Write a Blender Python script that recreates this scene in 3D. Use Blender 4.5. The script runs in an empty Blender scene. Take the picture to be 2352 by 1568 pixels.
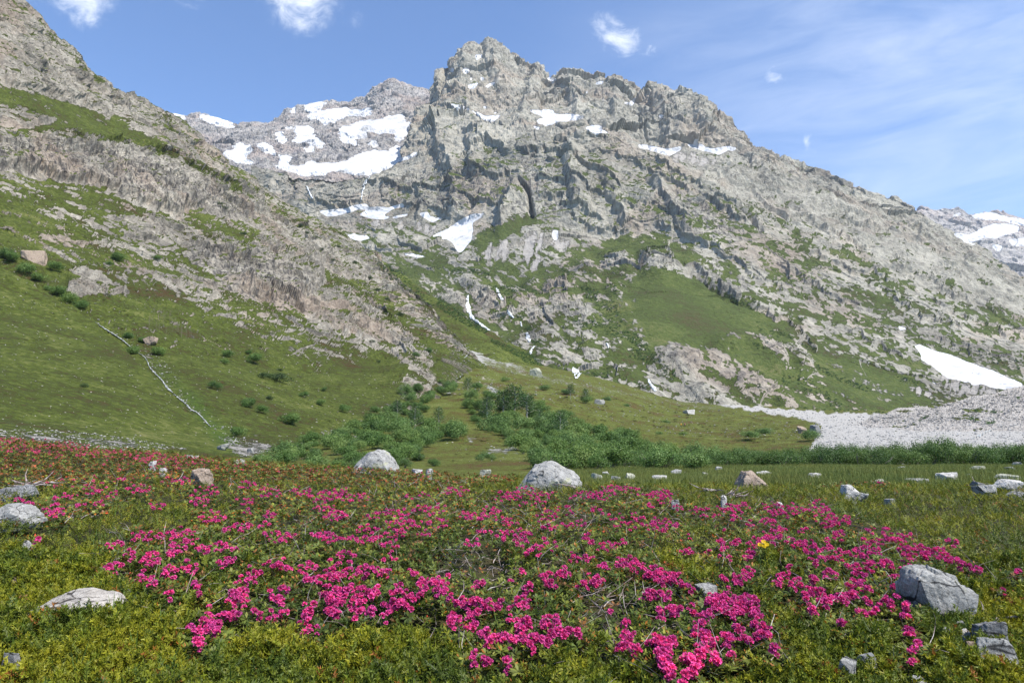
import bpy, math, random
import numpy as np
from mathutils import Vector

# ------------------------------------------------------------------ camera, world, sun, exposure
scene = bpy.context.scene
COL = scene.collection
PITCH = math.atan((960 - 784) / 1568.0)
CAMZ = 1.6
cam_data = bpy.data.cameras.new('camera')
cam_data.lens = 24.0
cam_data.sensor_width = 36.0
cam_data.clip_start = 0.05
cam_data.clip_end = 40000
cam = bpy.data.objects.new('camera', cam_data)
cam.location = (0, 0, CAMZ)
cam.rotation_euler = (math.pi / 2 + PITCH, 0, 0)
COL.objects.link(cam)
scene.camera = cam

SUN_EL, SUN_AZ = math.radians(56), math.radians(122)      # azimuth measured clockwise from the view direction (+Y)
sd = Vector((math.sin(SUN_AZ) * math.cos(SUN_EL), math.cos(SUN_AZ) * math.cos(SUN_EL), math.sin(SUN_EL)))
sun_data = bpy.data.lights.new('sun', 'SUN')
sun_data.energy = 4.6
sun_data.angle = math.radians(0.5)
sun_data.color = (1.0, 0.95, 0.87)
sun = bpy.data.objects.new('sun', sun_data)
sun.rotation_euler = sd.to_track_quat('Z', 'Y').to_euler()
COL.objects.link(sun)
scene.view_settings.view_transform = 'Standard'
scene.view_settings.look = 'None'
scene.view_settings.exposure = 0.85
scene.view_settings.gamma = 1.0
scene.render.engine = 'CYCLES'
scene.cycles.max_bounces = 5
scene.cycles.diffuse_bounces = 2
scene.cycles.glossy_bounces = 1
scene.cycles.transmission_bounces = 2
scene.cycles.transparent_max_bounces = 4
scene.cycles.volume_bounces = 0
scene.cycles.use_denoising = True

sp, cp = math.sin(PITCH), math.cos(PITCH)
def te(u, v):
    """photo position (2352 px wide frame) -> x/y and z/y of that line of sight"""
    a = (np.asarray(u, float) - 1176) / 1568.0
    b = (784 - np.asarray(v, float)) / 1568.0
    den = cp - b * sp
    return a / den, (sp + b * cp) / den
def at(u, v, Y):
    t, e = te(u, v)
    return Vector((float(t * Y), float(Y), float(CAMZ + e * Y)))
def proj(x, y, z):
    zz = z - CAMZ
    f = y * cp + zz * sp
    up = -y * sp + zz * cp
    return 1176 + 1568 * x / f, 784 - 1568 * up / f
def direction(u, v):
    t, e = te(u, v)
    return Vector((float(t), 1.0, float(e))).normalized()

# ------------------------------------------------------------------ node helper
class NB:
    def __init__(s, tree):
        s.t = tree; s.n = tree.nodes; s.l = tree.links; s.n.clear()
    def new(s, typ, **kw):
        n = s.n.new(typ)
        for k, v in kw.items(): setattr(n, k, v)
        return n
    def set(s, sock, v):
        if isinstance(v, bpy.types.NodeSocket): s.l.new(v, sock)
        elif v is not None:
            if sock.type == 'RGBA' and not isinstance(v, (int, float)) and len(v) == 3: v = (*v, 1)
            if sock.type in ('RGBA',) and isinstance(v, (int, float)): v = (v, v, v, 1)
            if sock.type == 'VECTOR' and isinstance(v, (int, float)): v = (v, v, v)
            sock.default_value = v
    def math(s, op, a, b=None, c=None, clamp=False):
        n = s.new('ShaderNodeMath', operation=op); n.use_clamp = clamp
        s.set(n.inputs[0], a)
        if b is not None: s.set(n.inputs[1], b)
        if c is not None: s.set(n.inputs[2], c)
        return n.outputs[0]
    def vmath(s, op, a, b=None, out=0):
        n = s.new('ShaderNodeVectorMath', operation=op)
        s.set(n.inputs[0], a)
        if b is not None: s.set(n.inputs[1], b)
        return n.outputs[out]
    def pos(s): return s.new('ShaderNodeNewGeometry').outputs['Position']
    def mapv(s, vec, scale, rot=(0, 0, 0), loc=(0, 0, 0)):
        n = s.new('ShaderNodeMapping'); s.set(n.inputs['Vector'], vec)
        n.inputs['Scale'].default_value = scale if not isinstance(scale, (int, float)) else (scale,) * 3
        n.inputs['Rotation'].default_value = rot; n.inputs['Location'].default_value = loc
        return n.outputs[0]
    def noise(s, vec, scale=1.0, detail=6, rough=.6, dist=0.0, out=0, lac=2.0, kind=None):
        n = s.new('ShaderNodeTexNoise')
        if kind: n.noise_type = kind
        s.set(n.inputs['Vector'], vec); n.inputs['Scale'].default_value = scale
        n.inputs['Detail'].default_value = detail; n.inputs['Roughness'].default_value = rough
        n.inputs['Distortion'].default_value = dist; n.inputs['Lacunarity'].default_value = lac
        return n.outputs[out]
    def voro(s, vec, scale=1.0, feature='F1', out='Distance', rnd=1.0):
        n = s.new('ShaderNodeTexVoronoi', feature=feature)
        s.set(n.inputs['Vector'], vec); n.inputs['Scale'].default_value = scale
        n.inputs['Randomness'].default_value = rnd
        return n.outputs[out]
    def ramp(s, fac, stops, interp='LINEAR'):
        n = s.new('ShaderNodeValToRGB'); s.set(n.inputs[0], fac)
        cr = n.color_ramp; cr.interpolation = interp
        while len(cr.elements) < len(stops): cr.elements.new(0.5)
        for e, (p, c) in zip(cr.elements, stops):
            e.position = p; e.color = (*c, 1) if not isinstance(c, (int, float)) else (c, c, c, 1)
        return n.outputs[0]
    def step(s, x, lo, hi):
        n = s.new('ShaderNodeMapRange', interpolation_type='SMOOTHSTEP'); s.set(n.inputs[0], x)
        n.inputs[1].default_value = lo; n.inputs[2].default_value = hi
        return n.outputs[0]
    def mix(s, fac, a, b, blend='MIX'):
        n = s.new('ShaderNodeMix', data_type='RGBA', blend_type=blend)
        s.set(n.inputs[0], fac); s.set(n.inputs[6], a); s.set(n.inputs[7], b)
        return n.outputs[2]
    def attr(s, name, out='Fac'):
        return s.new('ShaderNodeAttribute', attribute_name=name).outputs[out]
    def bump(s, h, dist, strength=1.0, normal=None):
        n = s.new('ShaderNodeBump'); s.set(n.inputs['Height'], h)
        n.inputs['Distance'].default_value = dist; n.inputs['Strength'].default_value = strength
        if normal is not None: s.set(n.inputs['Normal'], normal)
        return n.outputs[0]
    def principled(s, color, rough=.9, normal=None, spec=.2, **kw):
        n = s.new('ShaderNodeBsdfPrincipled')
        s.set(n.inputs['Base Color'], color); s.set(n.inputs['Roughness'], rough)
        n.inputs['Specular IOR Level'].default_value = spec
        if normal is not None: s.set(n.inputs['Normal'], normal)
        for k, v in kw.items(): s.set(n.inputs[k], v)
        return n.outputs[0]
    def out(s, shader, world=False):
        n = s.new('ShaderNodeOutputWorld' if world else 'ShaderNodeOutputMaterial')
        s.l.new(shader, n.inputs['Surface']); return n

# ------------------------------------------------------------------ sky: Nishita plus clouds on the sky itself
world = bpy.data.worlds.new('World')
scene.world = world
world.use_nodes = True
w = NB(world.node_tree)
sky = w.new('ShaderNodeTexSky', sky_type='NISHITA')
sky.sun_disc = False
sky.sun_elevation = SUN_EL
sky.sun_rotation = SUN_AZ
sky.altitude = 1800
sky.air_density = 1.0
sky.dust_density = 0.6
sky.ozone_density = 2.0
gen = w.new('ShaderNodeTexCoord').outputs['Generated']
SKY_STRENGTH = 0.115
cloud_list = [  # u, v, half width, half height, strength
    (180, -25, 95, 105, 1.0), (205, 30, 40, 50, .70), (60, -20, 70, 60, .40), (400, -30, 120, 65, .92), (700, -15, 120, 105, .98), (690, 45, 50, 50, .55), (800, 50, 50, 26, .40),
    (1410, 80, 90, 72, .74), (1385, 95, 60, 46, .60), (1490, 112, 90, 24, .42), (1425, 20, 34, 34, .36), (1788, 168, 70, 66, .50), (1860, 318, 44, 76, .48), (1815, 352, 46, 22, .30), (1750, 205, 40, 18, .26),
]
warp = w.noise(gen, 11, 7, .68, out=1)
wv = w.vmath('SCALE', w.vmath('SUBTRACT', warp, (.5, .5, .5)))
wv.node.inputs['Scale'].default_value = 0.07
dirv = w.vmath('ADD', gen, wv)
acc = None
for (u, v, ru, rv, st) in cloud_list:
    c = direction(u, v)
    du = (direction(u + ru, v) - c).length; dv = (direction(u, v + rv) - c).length
    d = w.vmath('SUBTRACT', dirv, tuple(c))
    m = w.mapv(d, (1 / du, 1 / dv, 1 / dv))
    ln = w.vmath('LENGTH', m, out=1)
    val = w.math('MULTIPLY', w.math('SUBTRACT', 1.0, ln, clamp=True), st)
    acc = val if acc is None else w.math('MAXIMUM', acc, val)
fn = w.noise(w.mapv(gen, (1, 1, 1.5), rot=(0, .5, 0)), 24, 9, .7, .9)
dens = w.math('MULTIPLY', w.step(w.math('ADD', acc, w.math('MULTIPLY', w.math('SUBTRACT', fn, .5), 1.7)), .04, 1.15), w.step(acc, 0.0, .5))
# thin high cirrus veil towards the right
cr = direction(2330, 120)
dd = w.vmath('LENGTH', w.mapv(w.vmath('SUBTRACT', dirv, tuple(cr)), (2.0, 1.2, 3.2)), out=1)
veil = w.step(dd, 1.25, 0.0)
streak = w.noise(w.mapv(gen, (2.0, 2.0, 9.0), rot=(0, .28, 0)), 2.4, 8, .62, .6)
veil = w.math('MULTIPLY', w.math('MULTIPLY', veil, w.step(streak, .10, 1.0)), .55)
dens = w.math('MULTIPLY', w.math('MAXIMUM', dens, veil, clamp=True), .90)
skyc = w.mix(1.0, sky.outputs[0], (.80, 1.0, 1.20), 'MULTIPLY')
cc = w.mix(dens, skyc, (6.6, 6.9, 7.4))
bg = w.new('ShaderNodeBackground'); w.set(bg.inputs[0], cc); bg.inputs[1].default_value = SKY_STRENGTH
w.out(bg.outputs[0], True)

# ------------------------------------------------------------------ noise in numpy
_rs = np.random.RandomState(7)
PERM = _rs.permutation(256).astype(np.int32); PERM = np.concatenate([PERM, PERM, PERM])
_g = _rs.normal(size=(256, 3)); _g /= np.linalg.norm(_g, axis=1)[:, None]
GX, GY, GZ = [_g[:, i].astype(np.float32) for i in range(3)]
def perlin(x, y, z):
    x = np.asarray(x, np.float64); y = np.asarray(y, np.float64); z = np.asarray(z, np.float64)
    x0 = np.floor(x); y0 = np.floor(y); z0 = np.floor(z)
    fx = (x - x0).astype(np.float32); fy = (y - y0).astype(np.float32); fz = (z - z0).astype(np.float32)
    xi = x0.astype(np.int64) & 255; yi = y0.astype(np.int64) & 255; zi = z0.astype(np.int64) & 255
    sx = fx * fx * fx * (fx * (fx * 6 - 15) + 10); sy = fy * fy * fy * (fy * (fy * 6 - 15) + 10); sz = fz * fz * fz * (fz * (fz * 6 - 15) + 10)
    r = None
    out = 0
    for dx in (0, 1):
        px = PERM[xi + dx]; wx = sx if dx else 1 - sx
        for dy in (0, 1):
            py = PERM[px + yi + dy]; wy = sy if dy else 1 - sy
            for dz in (0, 1):
                h = PERM[py + zi + dz]; wz = sz if dz else 1 - sz
                out = out + wx * wy * wz * (GX[h] * (fx - dx) + GY[h] * (fy - dy) + GZ[h] * (fz - dz))
    return out * 1.5
def fbm(x, y, z, oct=5, gain=.5, lac=2.03, ridged=False):
    s = 0; a = 1.0; tot = 0
    for i in range(oct):
        n = perlin(x + i * 17.3, y - i * 9.1, z + i * 5.7)
        if ridged: n = 1 - 2 * np.abs(n)
        s = s + a * n; tot += a
        a *= gain; x = x * lac; y = y * lac; z = z * lac
    return s / tot
_fr = np.random.RandomState(11).rand(256, 6).astype(np.float32)
def facet(x, y, z):
    """cells of broken rock, each with its own tilted plane"""
    x0 = np.floor(x); y0 = np.floor(y); z0 = np.floor(z)
    best = np.full(x.shape, 9., np.float32); val = np.zeros(x.shape, np.float32)
    fx = (x - x0).astype(np.float32); fy = (y - y0).astype(np.float32); fz = (z - z0).astype(np.float32)
    xi = x0.astype(np.int64) & 255; yi = y0.astype(np.int64) & 255; zi = z0.astype(np.int64) & 255
    for dx in (-1, 0, 1):
        px = PERM[(xi + dx) & 255]
        for dy in (-1, 0, 1):
            py = PERM[(px + yi + dy) & 255]
            for dz in (-1, 0, 1):
                h = PERM[(py + zi + dz) & 255]
                r = _fr[h]
                ax = fx - dx - r[..., 0]; ay = fy - dy - r[..., 1]; az = fz - dz - r[..., 2]
                d = ax * ax + ay * ay + az * az
                m = d < best
                v = (r[..., 3] - .5) * ax + (r[..., 4] - .5) * ay + (r[..., 5] - .5) * az * 1.2 + (r[..., 3] - r[..., 5]) * .35
                best = np.where(m, d, best); val = np.where(m, v, val)
    return val * 1.6
def sstep(x, a, b):
    t = np.clip((x - a) / (b - a), 0, 1); return t * t * (3 - 2 * t)

# ------------------------------------------------------------------ mesh helpers
def mesh_from(name, V, F, mat=None, smooth=False, attrs=None, cols=None):
    me = bpy.data.meshes.new(name)
    V = np.ascontiguousarray(V, np.float32); F = np.ascontiguousarray(F, np.int32)
    n, k = F.shape
    me.vertices.add(len(V)); me.vertices.foreach_set('co', V.ravel())
    me.loops.add(n * k); me.loops.foreach_set('vertex_index', F.ravel())
    me.polygons.add(n); me.polygons.foreach_set('loop_start', np.arange(n, dtype=np.int32) * k)
    me.polygons.foreach_set('use_smooth', np.full(n, smooth, dtype=bool))
    for an, av in (attrs or {}).items():
        a = me.attributes.new(an, 'FLOAT', 'POINT'); a.data.foreach_set('value', np.ascontiguousarray(av, np.float32).ravel())
    if cols is not None:
        a = me.attributes.new('tint', 'FLOAT_COLOR', 'POINT')
        c4 = np.ones((len(V), 4), np.float32); c4[:, :3] = cols
        a.data.foreach_set('color', c4.ravel())
    me.update(calc_edges=True)
    if mat: me.materials.append(mat)
    return me
def link(name, me, parent=None, label=None, cat=None, group=None, kind=None, loc=None):
    o = bpy.data.objects.new(name, me); COL.objects.link(o)
    if parent: o.parent = parent
    if loc is not None: o.location = loc
    tag(o, label, cat, group, kind)
    return o
def tag(o, label=None, cat=None, group=None, kind=None):
    if label: o['label'] = label
    if cat: o['category'] = cat
    if group: o['group'] = group
    if kind: o['kind'] = kind
def empty(name, loc, label=None, cat=None, group=None):
    return link(name, None, None, label, cat, group, None, loc)
def grid_faces(nr, nc):
    i = np.arange(nr - 1)[:, None] * nc + np.arange(nc - 1)[None, :]
    i = i.ravel()
    return np.stack([i, i + 1, i + 1 + nc, i + nc], 1)
def new_mat(name):
    m = bpy.data.materials.new(name); m.use_nodes = True
    return m, NB(m.node_tree)

# ------------------------------------------------------------------ maps of ground cover (frame of the photograph, 2 px cells)
MW, MH = 1376, 884            # covers u -200..2552, v -100..1668
MU0, MV0 = -200, -100
def newmap(v=0.0): return np.full((MH, MW), v, np.float32)
def paint(m, poly, val, soft=0):
    p = np.array(poly, float); px = (p[:, 0] - MU0) / 2; py = (p[:, 1] - MV0) / 2
    x0, x1 = int(max(0, px.min() - 1)), int(min(MW, px.max() + 2)); y0, y1 = int(max(0, py.min() - 1)), int(min(MH, py.max() + 2))
    if x1 <= x0 or y1 <= y0: return
    X, Y = np.meshgrid(np.arange(x0, x1) + .0, np.arange(y0, y1) + .0)
    ins = np.zeros(X.shape, bool)
    j = len(px) - 1
    for i in range(len(px)):
        c = ((py[i] > Y) != (py[j] > Y))
        with np.errstate(divide='ignore', invalid='ignore'):
            xx = (px[j] - px[i]) * (Y - py[i]) / (py[j] - py[i] + 1e-12) + px[i]
        ins ^= c & (X < xx)
        j = i
    m[y0:y1, x0:x1][ins] = val
def blur(m, r):
    if r < 1: return m
    for ax in (0, 1):
        for _ in range(2):
            pad = [(0, 0), (0, 0)]; pad[ax] = (r + 1, r)
            c = np.cumsum(np.pad(m, pad, mode='edge'), axis=ax, dtype=np.float64)
            n = m.shape[ax]; w_ = 2 * r + 1
            m = ((c[w_:w_ + n] - c[:n]) if ax == 0 else (c[:, w_:w_ + n] - c[:, :n])) / w_
            m = m.astype(np.float32)
    return m
def sample(m, u, v):
    x = np.clip((u - MU0) / 2, 0, MW - 1.01); y = np.clip((v - MV0) / 2, 0, MH - 1.01)
    xi = x.astype(int); yi = y.astype(int); fx = x - xi; fy = y - yi
    return (m[yi, xi] * (1 - fx) + m[yi, xi + 1] * fx) * (1 - fy) + (m[yi + 1, xi] * (1 - fx) + m[yi + 1, xi + 1] * fx) * fy
def ZC(pts, x0, y0, s): return [((x0 + x * s) * .57422, (y0 + y * s) * .57422) for x, y in pts]

# ------------------------------------------------------------------ ground-cover maps, by place on the slopes
W_ = (1800, 950, .4464); X_ = (2600, 1000, 1.1131); Z1 = (0, 0, .8929); Z2 = (900, 100, .6378); Z3 = (2100, 100, .8927); R1 = (2600, 1200, .636)
snow_polys = [ZC(p, *Z2) for p in [
 [(500,520),(520,505),(600,485),(640,475),(685,475),(640,492),(600,510),(570,522),(545,532),(510,532)],
 [(400,528),(440,525),(450,545),(420,545)],
 [(495,590),(530,570),(560,560),(640,540),(700,532),(745,528),(800,538),(830,545),(880,538),(912,520),(915,550),(880,562),(830,564),(790,558),(760,562),(720,580),(690,600),(650,608),(605,618),(620,590),(590,582),(520,584)],
 [(430,650),(470,640),(520,645),(560,655),(555,675),(530,690),(545,705),(580,720),(610,740),(590,745),(520,728),(470,730),(425,732),(440,712),(470,708),(450,690),(455,670)],
 [(330,715),(370,710),(390,722),(385,730),(330,730)], [(300,688),(350,678),(378,680),(350,691),(310,692)], [(360,650),(410,638),(430,645),(380,655)],
 [(800,640),(830,615),(880,610),(920,605),(990,595),(1030,580),(1080,570),(1125,568),(1110,590),(1125,610),(1160,630),(1150,660),(1130,690),(1110,720),(1075,720),(1060,700),(1090,695),(1070,670),(1000,670),(960,675),(930,655),(880,655),(850,670),(900,690),(870,705),(820,700),(740,690),(720,680),(740,665),(700,655),(740,650),(770,640)],
 [(700,715),(750,710),(800,725),(830,740),(850,755),(800,745),(760,730)], [(880,735),(920,732),(960,740),(950,765),(920,748)],
 [(0,790),(40,800),(90,780),(130,762),(175,762),(150,790),(130,820),(100,838),(200,875),(270,885),(330,885),(400,890),(460,895),(500,880),(545,860),(570,875),(600,878),(660,870),(740,870),(800,845),(830,825),(900,800),(970,795),(1030,800),(1060,770),(1085,760),(1100,755),(1090,790),(1095,820),(1110,835),(1150,820),(1190,800),(1212,805),(1200,820),(1150,840),(1110,850),(1060,870),(1020,895),(960,920),(900,930),(830,935),(780,925),(740,915),(700,905),(650,915),(600,938),(560,930),(480,940),(440,915),(380,905),(330,890),(200,880),(80,850),(0,815)],
 [(50,760),(90,745),(128,742),(110,756),(70,768)], [(60,680),(75,675),(92,684)], [(-60,560),(0,610),(75,640),(20,640),(-40,620)],
 [(190,755),(240,748),(285,755),(300,790),(330,815),(370,825),(395,820),(410,840),(380,870),(340,860),(370,840),(330,820),(280,800),(230,775)],
 [(490,775),(540,768),(580,775),(560,785),(500,782)], [(590,750),(625,745),(615,770),(595,775)],
 [(580,1160),(640,1165),(700,1155),(760,1150),(820,1130),(880,1120),(900,1135),(880,1155),(830,1158),(790,1170),(740,1185),(690,1195),(640,1205),(620,1190)],
 [(840,1190),(880,1170),(900,1140),(960,1140),(1030,1145),(1080,1130),(1110,1115),(1130,1135),(1080,1145),(1040,1160),(1010,1180),(990,1195),(1040,1205),(1100,1195),(1170,1175),(1140,1195),(1080,1210),(1000,1215),(940,1215),(880,1200)],
 [(1215,1185),(1250,1170),(1270,1175),(1290,1205),(1330,1212),(1380,1195),(1350,1215),(1300,1235),(1280,1225),(1240,1200)],
 [(1290,1325),(1400,1280),(1450,1240),(1500,1210),(1560,1185),(1600,1185),(1640,1175),(1590,1215),(1550,1245),(1555,1285),(1550,1340),(1520,1375),(1485,1420),(1460,1425),(1450,1390),(1430,1365),(1390,1340),(1360,1340),(1370,1320)],
 [(720,1310),(780,1315),(850,1320),(920,1335),(860,1350),(800,1345),(760,1335)], [(1090,1425),(1200,1440),(1280,1455),(1200,1455),(1130,1440)],
 [(2055,1290),(2092,1288),(2088,1330),(2068,1352),(2055,1330)],
 [(1562,193),(1622,185),(1600,207),(1580,222)], [(1383,278),(1430,272),(1430,298),(1405,285)], [(1480,278),(1545,275),(1520,300),(1495,312),(1500,295)],
 [(1530,328),(1560,338),(1540,347)], [(1393,379),(1452,379),(1440,392)], [(1520,380),(1580,365),(1600,360),(1560,395),(1535,402)], [(1622,387),(1690,358),(1700,368),(1650,392)], [(1598,320),(1642,345),(1608,347)],
 [(1405,496),(1450,499),(1500,515),(1540,530),(1580,545),(1640,575),(1700,570),(1745,562),(1700,590),(1680,607),(1640,600),(1590,568),(1560,547),(1500,527),(1430,508)],
 [(1660,556),(1720,538),(1700,558)], [(1590,514),(1655,513),(1640,526)],
 [(1905,530),(1960,535),(2020,545),(2055,530),(2070,560),(2195,565),(2195,600),(2100,605),(2060,618),(2010,632),(1960,602),(2010,600),(2000,580),(1940,550)],
 [(1930,630),(1985,650),(1960,656)], [(2018,325),(2092,345),(2070,362),(2030,347)], [(2140,240+100),(2150,345),(2140,350)]]]
snow_polys += [ZC(p, *Z3) for p in [
 [(5,375),(60,385),(120,380),(130,400),(200,400),(280,412),(230,427),(150,430),(100,450),(60,440),(50,425),(90,418)],
 [(265,460),(320,448),(350,452),(340,470),(390,482),(340,482),(320,492),(290,475)],
 [(500,537),(560,540),(580,550),(640,555),(710,543),(690,565),(650,585),(610,575),(560,560),(520,552)],
 [(720,535),(780,530),(810,550),(850,553),(900,545),(950,550),(935,565),(905,560),(870,582),(840,570),(800,565),(760,552)],
 [(435,345),(470,350),(505,310),(490,345),(480,362),(450,355)], [(248,322),(290,285),(272,312)], [(310,270),(330,252),(360,250),(345,262)],
 [(95,235),(150,245),(140,258),(110,245)], [(600,402),(630,404),(620,416),(600,413)], [(30,450),(72,462),(55,472)], [(345,325),(358,330),(348,342)], [(690,400),(700,390),(696,402)],
 [(984,580),(1002,584),(990,588)],
 [(1920,930),(1950,930),(1990,940),(2020,925),(2060,905),(2100,890),(2180,895),(2215,905),(2210,925),(2150,940),(2110,955),(2060,950),(2020,965),(1980,965),(1940,950)],
 [(1910,860),(1950,840),(1960,848),(1930,860)], [(2000,850),(2080,838),(2130,850),(2180,862),(2300,885),(2300,905),(2236,900),(2180,885),(2120,872),(2060,872),(2010,862)],
 [(2160,962),(2300,948),(2300,985),(2190,992)], [(2088,985),(2145,990),(2130,1012),(2110,1008)], [(1760,835),(1790,838),(1770,842)], [(1815,825),(1845,823),(1830,830)],
 [(1940,965),(1990,970),(2050,985),(1990,980)]]]
snow_polys += [ZC(p, *R1) for p in [
 [(1665,290),(1690,280),(1730,292),(1750,308),(1790,322),(1850,332),(1900,350),(1990,386),(2080,416),(2180,456),(2260,490),(2345,530),(2345,545),(2240,560),(2150,547),(2090,527),(2030,533),(1995,500),(2000,517),(1940,502),(1870,492),(1810,442),(1770,402),(1740,397),(1710,377),(1705,340)],
 [(1735,500),(1790,518),(1832,542),(1790,528)], [(1560,160),(1622,183),(1572,187)]]]
SNOW = newmap()
for p in snow_polys: paint(SNOW, p, 1)
paint(SNOW, [(378,262),(410,262),(430,270),(400,275),(378,268)], 1)
paint(SNOW, [(450,262),(500,275),(540,288),(520,290),(470,275)], 1)
paint(SNOW, ZC([(445,425),(490,415),(520,455),(600,470),(690,480),(1000,498),(700,500),(500,470)], *Z2), 0)
SNOW = blur(SNOW, 1)

# main mountain: how grassy a place is (0 rock .. 1 turf)
GC = newmap(.17)
paint(GC, [(-200,1700),(-200,560),(900,560),(1060,600),(1500,520),(1800,630),(2050,720),(2300,800),(2552,860),(2552,1700)], .31)
paint(GC, [(900,450),(1060,350),(1250,330),(1500,360),(1700,450),(1850,520),(2000,590),(2100,640),(2352,730),(2352,780),(2100,740),(1900,680),(1700,620),(1500,540),(1300,520),(1060,470)], .36)
paint(GC, [(1180,420),(1300,430),(1420,450),(1500,490),(1400,480),(1250,450)], .34)
paint(GC, [(1060,590),(1230,610),(1300,590),(1480,540),(1600,590),(1500,640),(1480,700),(1500,780),(1500,880),(1300,860),(1100,780),(1000,700),(900,640)], .45)
paint(GC, [(1470,620),(1560,632),(1640,655),(1700,690),(1780,740),(1850,790),(1950,840),(2050,880),(2060,930),(1850,930),(1750,860),(1680,800),(1560,780),(1500,790),(1470,740),(1440,680)], .88)
paint(GC, [(1750,740),(1900,800),(2080,860),(2150,920),(2000,950),(1850,945),(1800,880)], .60)
paint(GC, [(1085,555),(1110,530),(1180,505),(1228,488),(1235,500),(1180,530),(1110,575)], .88)
paint(GC, [(1380,545),(1450,555),(1560,560),(1620,600),(1560,610),(1480,590),(1400,585)], .72)
paint(GC, [(700,440),(1060,440),(1060,560),(1000,600),(850,590),(760,540)], .22)
paint(GC, [(800,560),(1000,560),(1060,620),(1040,700),(960,660),(860,600)], .46)
rock_polys = [ZC(p, *W_) for p in [
 [(180,430),(330,430),(380,490),(450,530),(520,600),(580,700),(500,710),(380,670),(280,630),(210,570)],
 [(480,540),(560,560),(600,490),(700,520),(860,540),(950,620),(1000,700),(880,680),(800,650),(640,690),(600,700),(530,640)],
 [(930,510),(1060,500),(1180,540),(1300,630),(1270,690),(1140,710),(1000,710),(960,620),(900,560)],
 [(830,460),(900,390),(980,370),(1100,400),(1140,450),(1130,480),(1000,490),(880,490)],
 [(1700,130),(1950,120),(2016,200),(2100,300),(1900,290),(1740,230)], [(1350,150),(1480,160),(1580,130),(1640,190),(1580,265),(1400,240)],
 [(660,730),(780,660),(840,690),(760,720)], [(690,750),(850,725),(950,740),(950,770),(800,780)], [(740,820),(880,810),(1000,820),(980,870),(760,880)],
 [(1010,800),(1150,820),(1300,920),(1180,940),(1080,870)], [(770,960),(870,950),(1000,930),(1090,960),(1000,990),(880,1000),(820,1040),(770,1030)],
 [(1140,1010),(1200,975),(1300,975),(1400,1035),(1460,1080),(1380,1050),(1220,1035)], [(800,1080),(950,1090),(1100,1150),(1110,1220),(1060,1210),(900,1120)],
 [(990,1060),(1100,1040),(1200,1080),(1190,1120),(1020,1110)], [(1160,1140),(1230,1100),(1350,1130),(1350,1190),(1200,1200)], [(1400,1080),(1540,1120),(1650,1150),(1640,1200),(1450,1160)],
 [(520,860),(620,900),(730,950),(720,1010),(660,1000),(600,930)], [(-60,440),(130,520),(150,600),(130,650),(60,600),(-60,560)], [(250,650),(300,760),(430,820),(420,850),(320,790),(230,720)],
 [(1450,1270),(1600,1290),(1650,1330),(1500,1310)], [(1180,1230),(1300,1260),(1420,1290),(1300,1290)], [(1780,1270),(1850,1300),(1950,1370),(1940,1400),(1850,1370),(1780,1330)],
 [(1400,940),(1500,920),(1590,940),(1580,965),(1430,965)], [(100,360),(190,340),(240,380),(240,400),(110,400)], [(700,390),(750,365),(800,410),(740,430)], [(1870,1050),(1950,1010),(2016,1040),(2016,1200),(1930,1110)],
 [(1150,235),(1300,240),(1320,280),(1200,270)], [(1170,375),(1300,375),(1320,400),(1200,400)], [(1400,395),(1510,390),(1500,420),(1410,415)], [(1060,340),(1150,350),(1150,390),(1060,370)]]]
rock_polys += [ZC(p, *X_) for p in [
 [(20,380),(70,332),(110,332),(130,350),(240,365),(310,395),(230,402),(180,395),(150,430),(80,430)], [(250,430),(340,410),(420,450),(510,500),(400,505),(330,470),(280,450)],
 [(130,480),(190,470),(250,500),(320,540),(200,525)], [(350,535),(440,540),(430,560),(370,555)], [(500,320),(560,350),(600,430),(540,390),(490,340)],
 [(320,285),(400,300),(480,330),(500,400),(430,360),(360,310)], [(460,510),(520,520),(500,550),(470,545)], [(230,300),(330,300),(320,330),(260,320)]]]
for p in rock_polys: paint(GC, p, .20)
GC = blur(GC, 3)
ROCKC = newmap()
for p in rock_polys: paint(ROCKC, p, 1)
ROCKC = blur(ROCKC, 5)

# scree, talus and gravel
SC = newmap()
scree = [ZC(p, *W_) for p in [
 [(330,40),(560,-10),(620,0),(560,140),(520,240),(400,220),(240,230)], [(640,-60),(700,-60),(740,60),(640,200),(620,120)], [(700,-60),(900,-100),(850,120),(830,290),(740,330),(700,250),(640,220),(720,60)],
 [(910,20),(960,-40),(1000,20),(950,80),(940,200),(920,140)], [(990,10),(1110,0),(1110,200),(1030,150),(950,130)], [(1640,30),(1670,-10),(1640,130),(1600,110)], [(1370,20),(1400,0),(1480,120),(1420,100)],
 [(1420,460),(1440,460),(1440,570),(1420,560)], [(1640,500),(1690,500),(1680,610),(1620,600)], [(1820,620),(1850,610),(1880,660),(1850,690),(1820,680)], [(1890,320),(1990,350),(2100,400),(1990,370)],
 [(1520,320),(1590,270),(1560,340),(1540,420),(1510,440)]]]
scree += [ZC(p, *X_) for p in [
 [(700,450),(760,455),(860,500),(940,540),(900,545),(800,500)], [(850,430),(1000,500),(1080,540),(1000,545),(920,500)], [(1030,440),(1150,470),(1330,490),(1280,510),(1180,530),(1090,530),(1040,490)],
 [(600,460),(700,510),(760,550),(700,540),(640,500)], [(40,80),(90,100),(150,140),(110,125)]]]
scree += [ZC([(630,1210),(740,1200),(880,1210),(1100,1215),(1240,1210),(1290,1245),(1400,1230),(1370,1270),(1290,1330),(1100,1290),(860,1260),(700,1230)], *Z2), ZC([(640,570),(720,560),(850,590),(900,620),(780,640),(650,620)], *Z3), ZC([(1120,730),(1250,735),(1290,755),(1180,770)], *Z3)]
for p in scree: paint(SC, p, .66)
SC = blur(SC, 4)
WET = newmap()
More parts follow.
